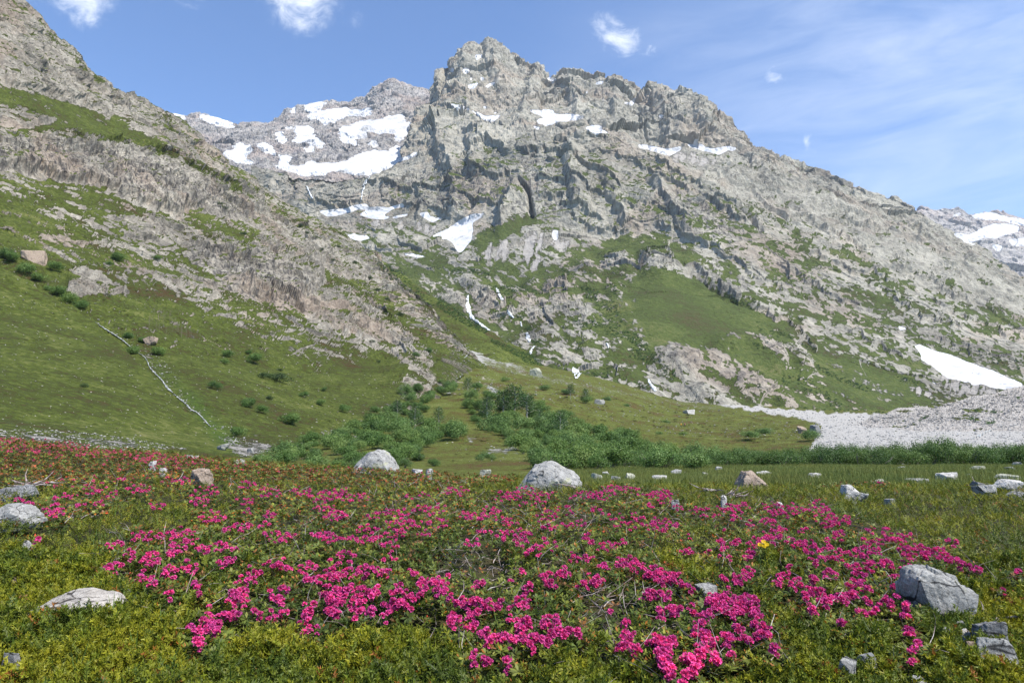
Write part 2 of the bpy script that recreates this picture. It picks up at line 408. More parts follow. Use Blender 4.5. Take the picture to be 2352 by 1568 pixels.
for p in [[(740,440),(850,430),(900,400),(1060,370),(1180,400),(1220,500),(1180,510),(1120,460),(1060,490),(900,470),(800,480)], [(1180,340),(1260,340),(1330,400),(1300,500),(1220,500),(1200,430)],
          [(1580,600),(1700,620),(1740,680),(1650,660)], [(1500,430),(1700,480),(1700,560),(1500,500)]]: paint(WET, p, 1)
for p in rock_polys: paint(WET, p, .75)
WET = blur(WET, 6)

# left hillside
GL = newmap(.70)
def zl(p): return [(x * .5127, y * .5127) for x, y in p]
lrock = [
 ([(60,500),(300,500),(600,600),(760,700),(880,800),(760,830),(560,760),(300,640),(100,560)], .52),
 ([(-200,600),(0,600),(120,690),(220,740),(330,830),(500,980),(560,1100),(-200,1100)], .9),
 ([(-200,-200),(50,0),(110,80),(170,130),(195,160),(250,210),(330,235),(430,295),(560,400),(600,440),(520,390),(430,345),(330,300),(250,262),(200,240),(100,210),(0,185),(-200,120)], .50),
 ([(100,215),(170,225),(250,265),(300,290),(260,300),(180,270),(130,250)], .55),
 ([(330,240),(430,300),(560,400),(640,465),(760,525),(860,590),(840,600),(740,545),(620,480),(540,430),(430,360)], .62),
 ([(-100,300),(60,318),(130,310),(200,330),(300,340),(400,370),(470,410),(540,440),(600,480),(560,505),(500,500),(440,470),(400,490),(330,470),(250,430),(180,420),(100,410),(-100,380)], .27),
 ([(0,240),(50,250),(130,275),(80,290),(0,310)], .45),
 ([(20,480),(120,470),(200,500),(260,520),(420,530),(480,560),(400,570),(300,560),(200,540),(60,510)], .52),
 ([(150,620),(200,610),(280,640),(290,680),(220,670),(160,660)], .34),
 ([(430,560),(520,556),(600,560),(680,600),(740,640),(720,690),(660,710),(610,700),(540,680),(500,650),(440,620),(430,590)], .26),
 ([(270,505),(400,500),(500,560),(430,565),(360,545)], .42), ([(560,500),(640,520),(720,560),(800,600),(860,650),(800,640),(700,600),(600,550)], .45),
 ([(600,490),(700,530),(760,560),(720,575),(640,530)], .35),
 ([(690,690),(760,660),(850,700),(900,740),(960,790),(990,830),(1000,860),(960,860),(900,820),(820,790),(740,770),(700,730)], .30),
 ([(860,590),(900,640),(960,700),(1020,760),(1060,800),(1050,830),(1000,780),(930,725),(870,670),(800,610),(740,570)], .44),
 ([(330,590),(430,630),(520,690),(570,735),(500,725),(400,675),(340,640)], .50), ([(430,760),(520,790),(540,820),(450,790)], .5), ([(480,690),(560,700),(640,740),(560,740)], .5),
 ([(940,820),(990,840),(1000,870),(960,940),(890,960),(880,930),(920,880)], .40), ([(660,790),(740,840),(730,850),(670,810)], .3), ([(700,800),(760,850),(800,900),(740,850)], .6),
 ([(230,740),(290,780),(330,810),(300,790)], .2), ([(380,850),(440,890),(430,900)], .3), ([(400,870),(500,940),(620,1010),(600,1012),(480,950)], .45),
]
for p, v in lrock: paint(GL, p, v)
paint(GL, [(-100,190),(0,200),(100,217),(200,247),(330,308),(430,352),(560,425),(620,475),(560,440),(470,402),(400,362),(300,333),(200,322),(130,304),(60,310),(-100,298)], .92)
paint(GL, [(0,240),(50,250),(130,275),(80,292),(0,308)], .5)
GL = blur(GL, 2)
ROCKL = newmap()
for p, v in lrock:
    if v < .3: paint(ROCKL, p, 1)
ROCKL = blur(ROCKL, 5)
TL = newmap()
for p in [[(0,1000),(120,990),(260,1005),(430,1035),(350,1040),(200,1022),(0,1018)], [(730,985),(790,985),(850,1008),(800,1020),(740,1005)], [(500,1000),(640,1015),(620,1050),(560,1060),(520,1030)],
          [(860,960),(880,950),(900,975),(870,985)]]: paint(TL, p, .50)
TL = blur(TL, 6)
# valley floor: gravel river bed, debris cone
TB = newmap()
for p in [[(1620,918),(1700,928),(1800,938),(1900,946),(2050,950),(2552,930),(2552,1045),(2100,1040),(1850,1040),(1870,1010),(1890,980),(1860,965),(1800,955),(1720,942),(1650,930)]]: paint(TB, p, 1)
for p in [ZC([(-300,860),(30,850),(160,960),(420,1050),(700,1170),(640,1220),(480,1180),(250,1160),(120,1160),(40,1230),(110,1280),(60,1330),(-100,1250),(-300,1100)], *W_), ZC([(270,1290),(360,1310),(450,1350),(420,1440),(330,1370)], *W_)]: paint(TB, p, .62)
for p in [[(1100,820),(1240,855),(1400,890),(1600,925),(1640,930),(1700,955),(1600,940),(1400,905),(1250,880),(1130,850)]]: paint(TB, p, .45)
for p in [[(1120,1025),(1190,1025),(1200,1040),(1110,1045)], [(1060,1000),(1120,1010),(1080,1020)], [(1010,880),(1060,890),(1030,910),(990,900)], [(1080,985),(1110,985),(1090,995)]]: paint(TB, p, .56)
TB = blur(TB, 2)
LUSH = newmap()      # brighter wet grass by the streams
for p in [ZC([(950,700),(1020,760),(1100,830),(1250,930),(1330,1060),(1450,1150),(1500,1250),(1380,1230),(1250,1040),(1100,860),(980,760)], 0, 1000, .6378)]: paint(LUSH, p, 1)
paint(LUSH, [(1230,1070),(2552,1058),(2552,1120),(1900,1110),(1340,1105)], .55)
LUSH = blur(LUSH, 6)

# ------------------------------------------------------------------ terrain builder
DEPTH = np.full((MH, MW), 1e9, np.float32)     # nearest terrain along each line of sight, to stand things on
def build_layer(name, curves, rows, ncols, ulim, disp, maps, mat, smooth_r=0, smooth_c=0, base_z=None, zc=False, curve_r=14):
    """curves: list from near/low to far/high; each [(u, v, Y), ...]; between them the slope runs straight, then is broken up by disp"""
    t0 = te(ulim[0], 784)[0]; t1 = te(ulim[1], 784)[0]
    T = np.linspace(t0, t1, ncols)
    Yc, Zc = [], []
    for c in curves:
        c = np.array(c, float); t, e = te(c[:, 0], c[:, 1] if not zc else 960)
        if zc: e = c[:, 1] / c[:, 2]
        o = np.argsort(t)
        y = np.interp(T, t[o], c[o, 2]); ee = np.interp(T, t[o], e[o])
        zz = ee * y
        if curve_r and len(Yc) < len(curves) - 2:
            for _ in range(3):
                k_ = np.ones(2 * curve_r + 1) / (2 * curve_r + 1)
                y = np.convolve(np.pad(y, curve_r, mode='reflect', reflect_type='odd'), k_, 'valid'); zz = np.convolve(np.pad(zz, curve_r, mode='reflect', reflect_type='odd'), k_, 'valid')
        Yc.append(y); Zc.append(zz)
    Ys, Zs = [], []
    for i in range(len(curves) - 1):
        n = rows[i]; s = (np.arange(n) / n)[:, None]
        # rows even in elevation angle where the depth range is large
        r = Yc[i + 1] / Yc[i]
        yy = Yc[i] * r ** s
        k = (yy - Yc[i]) / np.where(np.abs(Yc[i + 1] - Yc[i]) < 1e-6, 1e-6, Yc[i + 1] - Yc[i])
        Ys.append(yy); Zs.append(Zc[i] + (Zc[i + 1] - Zc[i]) * k)
    Ys.append(Yc[-1][None]); Zs.append(Zc[-1][None])
    Y = np.concatenate(Ys); Z = np.concatenate(Zs)
    def sm(A, r, ax):
        if r < 1: return A
        pad = [(0, 0), (0, 0)]; pad[ax] = (r, r)
        P = np.pad(A, pad, mode='reflect', reflect_type='odd')
        c = np.cumsum(P, axis=ax); c = np.insert(c, 0, 0, axis=ax); n = A.shape[ax]
        return (c[2 * r + 1:2 * r + 1 + n] - c[:n]) / (2 * r + 1) if ax == 0 else (c[:, 2 * r + 1:2 * r + 1 + n] - c[:, :n]) / (2 * r + 1)
    for _ in range(2):
        Z = sm(Z, smooth_r, 0); Y = sm(Y, smooth_r, 0); Z = sm(Z, smooth_c, 1); Y = sm(Y, smooth_c, 1)
    X = T[None, :] * Y; Z = Z + CAMZ
    nr, nc = X.shape
    def normals(X, Y, Z):
        P = np.stack([X, Y, Z], -1)
        a = np.gradient(P, axis=1); b = np.gradient(P, axis=0)
        n = np.cross(a, b); n /= np.linalg.norm(n, axis=-1, keepdims=True) + 1e-9
        return n
    N = normals(X, Y, Z)
    U0, V0 = proj(X, Y, Z)
    d, dz = disp(X, Y, Z, N, U0, V0)
    X2 = X + N[..., 0] * d; Y2 = Y + N[..., 1] * d; Z2 = Z + N[..., 2] * d + dz
    N2 = normals(X2, Y2, Z2)
    U, V = proj(X2, Y2, Z2)
    at_ = maps(X2, Y2, Z2, N2, U, V)
    ui = np.clip(((U - MU0) / 2).astype(int), 0, MW - 1); vi = np.clip(((V - MV0) / 2).astype(int), 0, MH - 1)
    okm = (U > MU0) & (U < MU0 + 2 * MW) & (V > MV0) & (V < MV0 + 2 * MH)
    np.minimum.at(DEPTH, (vi[okm], ui[okm]), Y2[okm].astype(np.float32))
    me = mesh_from(name, np.stack([X2, Y2, Z2], -1).reshape(-1, 3), grid_faces(nr, nc), mat, False, {k: v.reshape(-1) for k, v in at_.items()})
    o = link(name, me, kind='structure')
    return o, (X2, Y2, Z2)

def terrain_mat(name, L, rockc, grassc, screec, bump_d, streak=True, snow=True, tintf=1.0, green=(1, 1, 1)):
    """L: size in metres of the smallest detail worth drawing; colours are the real ones of the stone, turf and rubble"""
    m, b = new_mat(name)
    P = b.pos()
    nb = b.noise(P, 1 / (60 * L), 9, .62, .3)
    nf = b.noise(P, 1 / (5 * L), 5, .6)
    nv = b.noise(b.mapv(P, (1, 1, .16), rot=(0, .35, 0)), 1 / (7 * L), 7, .68, .5)
    rock = b.ramp(b.math('ADD', b.math('MULTIPLY', nb, .5), b.math('MULTIPLY', nf, .5)), [(.36, rockc[0]), (.5, rockc[1]), (.64, rockc[2])])
    rock = b.mix(b.step(b.noise(P, 1 / (90 * L), 7, .65, .6), .48, .62), rock, b.mix(.32, rock, rockc[3]))
    if streak:
        rock = b.mix(b.math('MULTIPLY', b.step(nv, .50, .64), b.math('ADD', .22, b.math('MULTIPLY', b.attr('wet'), .6))), rock, rockc[4])
    if streak:
        nv2 = b.noise(b.mapv(P, (1, 1, .14), rot=(0, .25, 0)), 1 / (2.6 * L), 5, .65, .3)
        rock = b.mix(b.math('MULTIPLY', b.step(nv2, .50, .60), b.math('ADD', .12, b.math('MULTIPLY', b.attr('wet'), .75))), rock, rockc[4])
    cr = b.voro(b.mapv(P, (1, 1, .6), rot=(.3, .5, 0)), 1 / (16 * L), 'DISTANCE_TO_EDGE')
    crk = b.step(b.math('ADD', cr, b.math('MULTIPLY', nf, .10)), .03, .10)
    g1 = b.noise(P, 1 / (45 * L), 10, .70, .6); g2 = b.noise(P, 1 / (2.2 * L), 4, .75)
    grass = b.ramp(b.math('ADD', b.math('MULTIPLY', g1, .52), b.math('MULTIPLY', g2, .48)), [(.39, grassc[0]), (.465, grassc[1]), (.54, grassc[2]), (.64, grassc[3])])
    if 'lush' in name or True:
        grass = b.mix(b.math('MULTIPLY', b.attr('lush'), .45), grass, (.045, .11, .016))
    s1 = b.voro(P, 1 / (2.4 * L), 'F1', 'Color', 1.0)
    sc = b.mix(b.math('MULTIPLY', b.noise(P, 1 / (1.6 * L), 4, .8), 1.0), screec[0], screec[1])
    sc = b.mix(.35, sc, b.mix(s1, screec[0], screec[1]))
    n3 = b.math('ADD', b.math('MULTIPLY', b.noise(P, 1 / (34 * L), 9, .68, .5), .6), b.math('MULTIPLY', b.noise(P, 1 / (5 * L), 6, .7), .4))
    ga = b.math('ADD', b.attr('grass'), b.math('MULTIPLY', b.math('SUBTRACT', n3, .5), 2.0))
    gm = b.step(ga, .46, .56)
    col = b.mix(gm, rock, grass)
    sm = b.step(b.math('ADD', b.attr('scree'), b.math('MULTIPLY', b.math('SUBTRACT', b.noise(b.mapv(P, (1, 1, .5)), 1 / (7 * L), 8, .75), .5), 1.3)), .46, .60)
    col = b.mix(sm, col, sc)
    hgt = b.math('ADD', b.math('MULTIPLY', nf, .6), b.math('MULTIPLY', nv, .7))
    hgt = b.math('ADD', hgt, b.math('MULTIPLY', crk, .25))
    hgt = b.math('ADD', b.math('MULTIPLY', hgt, b.math('SUBTRACT', 1.0, b.math('MULTIPLY', gm, .60))), b.math('MULTIPLY', g2, 1.1))
    hgt = b.mix(sm, hgt, b.math('MULTIPLY', b.noise(P, 1 / (1.8 * L), 4, .8), .8))
    if snow:
        sn = b.step(b.math('ADD', b.attr('snow'), b.math('MULTIPLY', b.math('SUBTRACT', n3, .5), .35)), .30, .42)
        col = b.mix(sn, col, b.ramp(n3, [(.38, (.34, .335, .33)), (.46, (.48, .48, .485)), (.58, (.60, .605, .62))]))
        hgt = b.mix(sn, hgt, b.math('MULTIPLY', g1, .5))
    nrm = b.bump(hgt, bump_d, 1.0)
    b.out(b.principled(col, .95, nrm, .15))
    return m

# ------------------------------------------------------------------ the mountains
ROCK_FAR = [(.155, .145, .122), (.30, .285, .237), (.45, .425, .355), (.33, .235, .175), (.085, .08, .078)]
ROCK_MID = [(.14, .127, .107), (.30, .272, .225), (.48, .44, .365), (.34, .225, .155), (.075, .07, .068)]
GRASS_FAR = [(.065, .055, .022), (.050, .068, .017), (.072, .096, .022), (.13, .13, .050)]
GRASS_MID = [(.070, .044, .019), (.048, .060, .012), (.078, .102, .016), (.175, .175, .060)]
SCREE_A = [(.20, .185, .165), (.46, .43, .39)]
GRAVEL = [(.19, .185, .17), (.47, .455, .43)]
TURF_B = [(.080, .045, .020), (.066, .066, .014), (.082, .104, .018), (.15, .145, .055)]

def std_maps(gmap, scmap, wetmap, slope=(.45, .75), k=.5, snow=True, lush=False, fans=0.):
    def f(X, Y, Z, N, U, V):
        j1 = perlin(U / 22, V / 22, 0 * U) * 7 + perlin(U / 7, V / 7, 3 + 0 * U) * 3
        j2 = perlin(U / 22, V / 22, 9 + 0 * U) * 7 + perlin(U / 7, V / 7, 13 + 0 * U) * 3
        uu = U + j1; vv = V + j2
        nz = np.abs(N[..., 2])
        g = sample(gmap, uu, vv) + k * (sstep(nz, *slope) - .55)
        st = 1 + fans * (perlin((U + .25 * V) / 13, V / 60, 5 + 0 * U) + .5 * perlin(U / 5, V / 14, 15 + 0 * U))
        r = {'grass': g, 'scree': sample(scmap, uu, vv) * np.clip(st, 0, 1.3) if scmap is not None else 0 * g,
             'wet': sample(wetmap, uu, vv) if wetmap is not None else 0 * g,
             'lush': sample(LUSH, uu, vv) if lush else 0 * g}
        if snow: r['snow'] = sample(SNOW, U + j1 * .25, V + j2 * .25)
        return r
    return f

def crag(X, Y, Z, S, seed=0., vert=.45):
    """ribs and gullies that run down the face, blocky steps and sharp facets, for rock of scale S metres; values about -1..1"""
    wx = X + S * .6 * perlin(X / S / 1.7 + seed, Y / S / 1.7, Z / S / 1.7); wy = Y + S * .6 * perlin(X / S / 1.7, Y / S / 1.7 + seed + 5, Z / S / 1.7)
    ribs = fbm(wx / S, wy / S, Z / S * vert + seed, 4, .45, 2.1, ridged=True)
    a = S * .3 * perlin(X / S / .7, Y / S / .7, Z / S / .7 + seed)
    f1 = facet((wx + a) / S * 1.3, (wy + a) / S * 1.3 + seed, (Z + a) / S * .9)
    return ribs * .75 + f1 * .62
def terrace(q, n, sharp=.25):
    h = q + n; f = h - np.floor(h)
    return np.where(f < 1 - sharp, f / (1 - sharp), (1 - f) / sharp) - .5

def step_lines(U, V, lines, k=1.0):
    """rock steps: the face stands out along and above each line and drops back sharply below it"""
    U = U + perlin(U / 24, V / 24, 31 + 0 * U) * 12 + perlin(U / 7, V / 7, 32 + 0 * U) * 2.2
    V = V + perlin(U / 24, V / 24, 41 + 0 * U) * 14 + perlin(U / 7, V / 7, 42 + 0 * U) * 3
    out = np.zeros(U.shape)
    for pts, A, wd in lines:
        xs = [p[0] for p in pts]; ys = [p[1] for p in pts]
        box = (U > min(xs) - 30) & (U < max(xs) + 30) & (V > min(ys) - 6 * wd) & (V < max(ys) + 40)
        u = U[box]; v = V[box]
        vl = np.interp(u, xs, ys) if xs[0] < xs[-1] else np.interp(u, xs[::-1], ys[::-1])
        sl = np.gradient(vl) * 0; s = (vl - v) * .85
        end = sstep(u, min(xs) - 10, min(xs) + 25) * sstep(u, max(xs) + 10, max(xs) - 25)
        out[box] = np.maximum(out[box], A * end * np.where(s > 0, np.exp(-np.maximum(s, 0) / wd), np.exp(np.minimum(s, 0) / 1.6)))
    return out * k
def ribs_of(U, V, lines):
    U = U + perlin(U / 20, V / 20, 51 + 0 * U) * 14; out = np.zeros(U.shape)
    for pts, A, wd in lines:
        xs = [p[0] for p in pts]; ys = [p[1] for p in pts]
        box = (V > min(ys) - 20) & (V < max(ys) + 20) & (U > min(xs) - 4 * wd) & (U < max(xs) + 4 * wd)
        u = U[box]; v = V[box]; ul = np.interp(v, ys, xs); x = (u - ul)
        end = sstep(v, min(ys) - 20, min(ys) + 10) * sstep(v, max(ys) + 20, max(ys) - 20)
        out[box] = np.maximum(out[box], A * end * np.maximum(0, 1 - np.where(x > 0, x / wd / 1.4, -x / wd / .6)))
    return out
STEPS = [([(1480,335),(1560,400),(1650,440),(1760,520)],26,16),([(1330,330),(1420,350),(1520,395),(1600,440)],24,16),([(1500,500),(1600,535),(1700,590),(1770,645)],26,16),([(1570,590),(1650,640),(1740,690),(1800,718)],34,20),
 ([(1610,437),(1660,472),(1725,508)],36,14),([(1935,493),(1980,505),(2025,522)],30,12),([(2070,512),(2110,535),(2150,556)],28,12),([(2195,580),(2260,616)],26,10),([(1790,590),(1900,660),(1990,705)],24,14),([(1850,560),(1960,610),(2070,645)],24,14),
 ([(1920,720),(2010,770),(2090,805)],22,12),([(1760,690),(1830,740),(1890,800)],24,12),([(2000,640),(2100,700),(2210,745)],24,14),([(2120,670),(2230,720),(2340,770)],22,14),([(2140,755),(2260,805)],18,10),([(1830,480),(1920,530),(2010,565)],22,12),([(2040,590),(2140,630),(2240,690)],22,12),
 ([(1055,295),(1130,325),(1185,345)],30,18),([(1185,345),(1250,332),(1330,362),(1430,420)],34,20),([(1225,400),(1320,420),(1410,455)],28,14),([(840,412),(950,428),(1065,400)],30,16),([(1050,440),(1110,455),(1170,470)],24,14),([(1235,440),(1330,472),(1390,505)],28,14),([(1290,490),(1400,530),(1470,520)],22,12),
 ([(1060,380),(1120,392),(1190,385)],26,14),([(870,455),(960,470),(1060,475)],22,14),([(1000,240),(1060,252),(1130,288),(1215,292)],26,14),([(1215,300),(1290,305),(1400,305)],22,14),([(1430,240),(1500,300)],20,14),([(1010,190),(1080,215),(1150,230)],20,12),([(1260,215),(1340,235),(1420,260)],22,12),([(1500,270),(1600,290),(1680,310)],22,14),
 ([(1420,470),(1500,455),(1600,500)],24,14),([(1630,560),(1740,610),(1830,670)],24,14),([(700,450),(790,470),(850,455)],22,14),([(760,545),(860,560),(960,570)],14,12),([(1480,700),(1560,690)],0,5),([(1100,690),(1180,720)],16,10),([(1800,820),(1860,850)],12,8)]
RIBS = [([(1120,95),(1135,150),(1160,230)],30,32),([(1075,105),(1060,180),(1040,240)],24,26),([(1235,155),(1215,220),(1190,290)],26,30),([(1300,175),(1320,240),(1330,290)],22,26),([(1400,182),(1405,240),(1420,290)],24,26),([(1500,205),(1530,270),(1540,330)],30,34),([(1590,220),(1610,280),(1640,330)],24,30),
 ([(1000,260),(1010,320),(1040,390)],30,34),([(1090,300),(1080,350),(1090,400)],24,24),([(1185,405),(1170,450),(1150,520)],38,30),([(1300,330),(1310,400),(1330,480)],26,30),([(1390,400),(1420,470),(1440,520)],22,26),([(900,200),(905,250),(890,300)],20,26),([(960,420),(970,460),(965,500)],20,22),([(1040,400),(1045,450),(1040,490)],22,22),([(1500,400),(1540,460),(1580,520)],22,26)]
A_STEPS = [([(-50,388),(60,400),(100,412),(180,425),(250,436),(330,476),(400,494),(470,475)],7,18),([(100,345),(200,360),(300,372)],4,10),([(280,395),(380,420),(450,450)],4.5,12),([(480,430),(560,460),(620,500)],3.5,10),([(430,592),(490,600),(535,628),(570,612)],7,14),([(540,665),(600,690),(650,708),(710,690)],6,14),
 ([(600,580),(680,620),(740,660)],4,12),([(700,735),(780,770),(860,810)],4,12),([(800,720),(880,770),(950,830)],4,12),([(0,190),(80,205),(160,225),(240,262)],4,12),([(150,180),(230,215),(320,265)],3.5,10),([(340,268),(430,330),(520,385)],4,12),([(280,540),(360,560),(440,575)],3,10),([(150,650),(220,668),(290,682)],3,8),([(60,150),(140,190)],3,10),([(560,545),(660,575),(740,610)],3,10),([(330,640),(430,660),(500,700)],2.5,8)]
C_curves = [
 [(600,700,1500),(700,680,1400),(900,720,1000),(1060,830,750),(1240,880,640),(1400,905,600),(1650,945,590),(1900,965,610),(2100,975,640),(2352,975,600),(2700,985,560)],
 [(600,620,1600),(700,610,1500),(900,625,1350),(1060,660,1200),(1200,655,1150),(1350,640,1100),(1500,640,1000),(1700,720,900),(1900,800,850),(2100,865,800),(2352,870,700),(2700,880,620)],
 [(600,520,1800),(700,500,1750),(850,500,1650),(1000,515,1580),(1100,500,1500),(1230,495,1450),(1400,545,1400),(1480,520,1400),(1600,560,1300),(1800,640,1150),(2000,720,1050),(2200,790,950),(2352,830,850),(2700,860,760)],
 [(600,390,2000),(700,425,1850),(850,412,1820),(950,395,1800),(1100,352,1720),(1230,312,1680),(1400,302,1680),(1500,345,1620),(1600,400,1550),(1800,520,1400),(2000,600,1300),(2200,690,1200),(2352,760,1100),(2700,820,900)],
 [(600,385,2060),(700,412,1900),(850,405,1900),(905,392,1920),(930,350,2000),(1000,260,2150),(1050,238,2200),(1150,262,2150),(1250,270,2100),(1350,282,2080),(1480,333,2000),(1600,345,1950),(1700,345,1950),(1800,385,1850),(1900,440,1750),(2000,490,1650),(2100,540,1550),(2200,590,1450),(2352,680,1350),(2700,800,1100)],
 [(600,382,2100),(700,408,1950),(850,402,1930),(900,388,1960),(915,362,2050),(930,325,2150),(948,280,2300),(968,240,2450),(985,212,2550),(996,185,2600),(1003,162,2640),(1028,152,2700),(1040,125,2740),(1052,108,2790),(1075,101,2800),(1100,98,2800),(1120,93,2800),(1140,97,2800),(1165,112,2780),(1190,130,2760),(1215,143,2740),(1238,150,2720),(1244,152,2710),(1250,172,2700),(1262,180,2700),(1290,173,2680),(1310,167,2680),(1340,172,2660),(1385,169,2640),(1390,179,2640),(1418,181,2620),(1427,191,2600),(1450,205,2580),(1465,214,2560),(1475,212,2540),(1490,205,2520),(1500,202,2500),(1530,206,2480),(1568,208,2450),(1590,219,2430),(1620,226,2400),(1650,248,2370),(1680,274,2340),(1710,303,2300),(1735,328,2280),(1755,341,2260),(1800,361,2220),(1850,386,2170),(1900,400,2120),(1950,424,2070),(2000,441,2020),(2050,456,1970),(2100,478,1920),(2130,492,1880),(2170,516,1850),(2200,540,1800),(2250,570,1740),(2300,600,1680),(2352,626,1620),(2700,760,1400)],
]
C_curves.append([(u, 960 - (960 - v) * .72, Y * 1.18) for u, v, Y in C_curves[-1]])
def disp_C(X, Y, Z, N, U, V):
    hgt = np.clip((Z - 20) / 1500, 0, 1)
    rk = sample(ROCKC, U, V)
    gp = sample(GC, U, V); scr = sample(SC, U, V); sn = sample(SNOW, U, V)
    rough = np.clip(1.15 - gp * 1.05, .12, 1) * (1 - .85 * np.clip(scr, 0, 1)) * (1 - .75 * np.clip(sn, 0, 1))
    rough = np.maximum(rough, rk * .8)
    S = 230.0
    c1 = crag(X, Y, Z, S, 0, .32)
    c2 = crag(X + 300, Y, Z, 52., 3.3, .28)
    c3 = facet(X / 14 + c1, Y / 14, Z / 20 + c2)
    # beds that dip to the right, as on the right-hand flank
    q = (Z + .30 * X + .05 * Y)
    nn = fbm(X / 220, Y / 220, Z / 220, 4, .55) * 2.2
    t1 = terrace(q / 95., nn, .22); t2 = terrace(q / 34. + 4.4, nn * 2.3, .25)
    right = sstep(U, 1250, 1700)
    amp = np.where(Z > 900, 1.0, .55 + .45 * np.clip(Z / 900, 0, 1)) * (Y / 2000)
    d = -12 + rough * amp * (c1 * 30 - 8 + c2 * 9 + c3 * 3.2 + t1 * (9 + 12 * right) + t2 * (4 + 4 * right))
    d += (np.sqrt(np.clip(rk, 0, 1)) * 15 + rk * 7 * facet(X / 45, Y / 45, Z / 45) + rk * 4 * facet(X / 15, Y / 15, Z / 20)) * (Y / 1000)
    d += (1 - rough) * fbm(X / 60, Y / 60, Z / 60, 4) * 5
    d += step_lines(U, V, STEPS, .46) * (Y / 1700) + ribs_of(U, V, RIBS) * .75
    # deep clefts seen in the face
    def cleft(pts, wd, dep):
        out = 0
        for (ua, va), (ub, vb) in zip(pts[:-1], pts[1:]):
            L2 = (ub - ua) ** 2 + (vb - va) ** 2
            s = np.clip(((U - ua) * (ub - ua) + (V - va) * (vb - va)) / L2, 0, 1)
            ds = np.hypot(U - ua - s * (ub - ua), V - va - s * (vb - va))
            out = np.maximum(out, np.exp(-(ds / wd) ** 2))
        return -dep * out
    wob = perlin(U / 15, V / 15, 2 + 0 * U) * 4
    U = U + wob
    d += cleft([(1185, 400), (1210, 430), (1220, 485)], 5, 24) + cleft([(1460, 262), (1478, 280), (1492, 335)], 4, 12)
    d += cleft([(1240, 155), (1252, 200), (1240, 260)], 6, 18) + cleft([(1025, 160), (1000, 220), (960, 290)], 8, 25)
    d += cleft([(1590, 610), (1650, 650), (1740, 690)], 6, 16) + cleft([(1700, 470), (1750, 520)], 5, 14)
    return d, 0
def maps_C(X, Y, Z, N, U, V):
    r = std_maps(GC, SC, WET, (.35, .75), .55, fans=.7)(X, Y, Z, N, U, V)
    al = U * .9 + V * .43; ac = -U * .43 + V * .9; g0 = sample(GC, U, V)
    st = perlin(al / 60, ac / 20, 1 + 0 * U) * .5 + perlin(al / 20, ac / 8, 4 + 0 * U) * .5 + perlin(al / 8, ac / 3.5, 8 + 0 * U) * .35
    low = sstep(V, 480, 560)
    r['grass'] = r['grass'] - .04 * low * (g0 < .62) + st * (.35 + .65 * low) * np.clip(1.25 - g0, .2, .8) * np.clip(g0 / .25, .3, 1)
    return r
mC = terrain_mat('mountain_ground', 2.4, ROCK_FAR, GRASS_FAR, SCREE_A, 3.6)
oC, gC = build_layer('mountain_terrain', C_curves, [150, 110, 130, 60, 110, 12], 1320, (560, 2620), disp_C, maps_C, mC)

# ------------------------------------------------------------------ snowy cirque on the left of the peak
D_curves = [
 [(200,520,1900),(300,500,1900),(600,480,1950),(900,470,2000),(1100,470,2100)],
 [(200,430,2150),(300,420,2150),(450,400,2150),(550,395,2150),(700,402,2150),(800,400,2150),(900,390,2200),(1100,380,2250)],
 [(200,380,2500),(300,370,2500),(450,345,2500),(600,360,2450),(750,362,2450),(850,345,2500),(950,320,2550),(1100,320,2600)],
 [(200,300,2900),(450,300,2900),(600,300,2800),(750,290,2800),(850,280,2800),(950,260,2850),(1100,250,2900)],
 [(200,262,3500),(370,262,3500),(400,264,3500),(430,270,3500),(452,260,3500),(490,270,3500),(520,280,3500),(545,291,3450),(560,286,3450),(585,285,3450),(610,289,3400),(640,276,3400),(655,262,3400),(662,255,3400),(672,252,3400),(700,245,3400),(735,238,3400),(750,233,3400),(765,234,3400),(785,240,3400),(805,240,3380),(825,232,3370),(845,222,3350),(862,205,3330),(880,190,3320),(897,181,3300),(910,183,3300),(925,190,3300),(950,198,3300),(975,207,3300),(1000,212,3300),(1100,240,3300)],
]
D_curves.append([(u, 960 - (960 - v) * .75, Y * 1.2) for u, v, Y in D_curves[-1]])
GD = newmap(.0)
SNOWD = blur(SNOW, 2)
def disp_D(X, Y, Z, N, U, V):
    sn = np.clip(sample(SNOW, U, V), 0, 1)
    c1 = crag(X, Y, Z, 170., 7.7, .35); c2 = crag(X, Y, Z, 45., 9.1, .3); t = terrace(Z / 110. + .0, fbm(X / 300, Y / 300, Z / 300, 4) * 2, .2)
    ridge = 1 - .55 * sstep(V, 200, 330) * 0
    d = (c1 * 18 - 8 + c2 * 13 + t * 10) * (1 - .9 * sn) * ridge + sn * 9 + fbm(X / 12, Y / 12, Z / 18, 3, .6, ridged=True) * 5 * (1 - sn)
    return d, 0
def maps_D(X, Y, Z, N, U, V):
    r = std_maps(GD, None, None, (.5, .9), 0)(X, Y, Z, N, U, V)
    r['grass'] = r['grass'] * 0 - .4 + .42 * sstep(V, 395, 430)
    r['scree'] = .25 * sstep(V, 390, 410) + 0 * U
    r['snow'] = sample(SNOWD, U + perlin(U / 9, V / 5, 0 * U) * 9, V + perlin(U / 14, V / 5, 5 + 0 * U) * 4) * 1.9
    r['wet'] = .45 + .5 * sstep(V, 290, 320) - .5 * sstep(V, 390, 410)
    return r
ROCK_D = [(.20, .19, .185), (.37, .35, .325), (.52, .48, .44), (.42, .29, .23), (.12, .12, .135)]
mD = terrain_mat('cirque_ground', 3.2, ROCK_D, GRASS_FAR, SCREE_A, 7.0)
oD, gD = build_layer('cirque_terrain', D_curves, [50, 60, 80, 90, 10], 720, (300, 1080), disp_D, maps_D, mD)

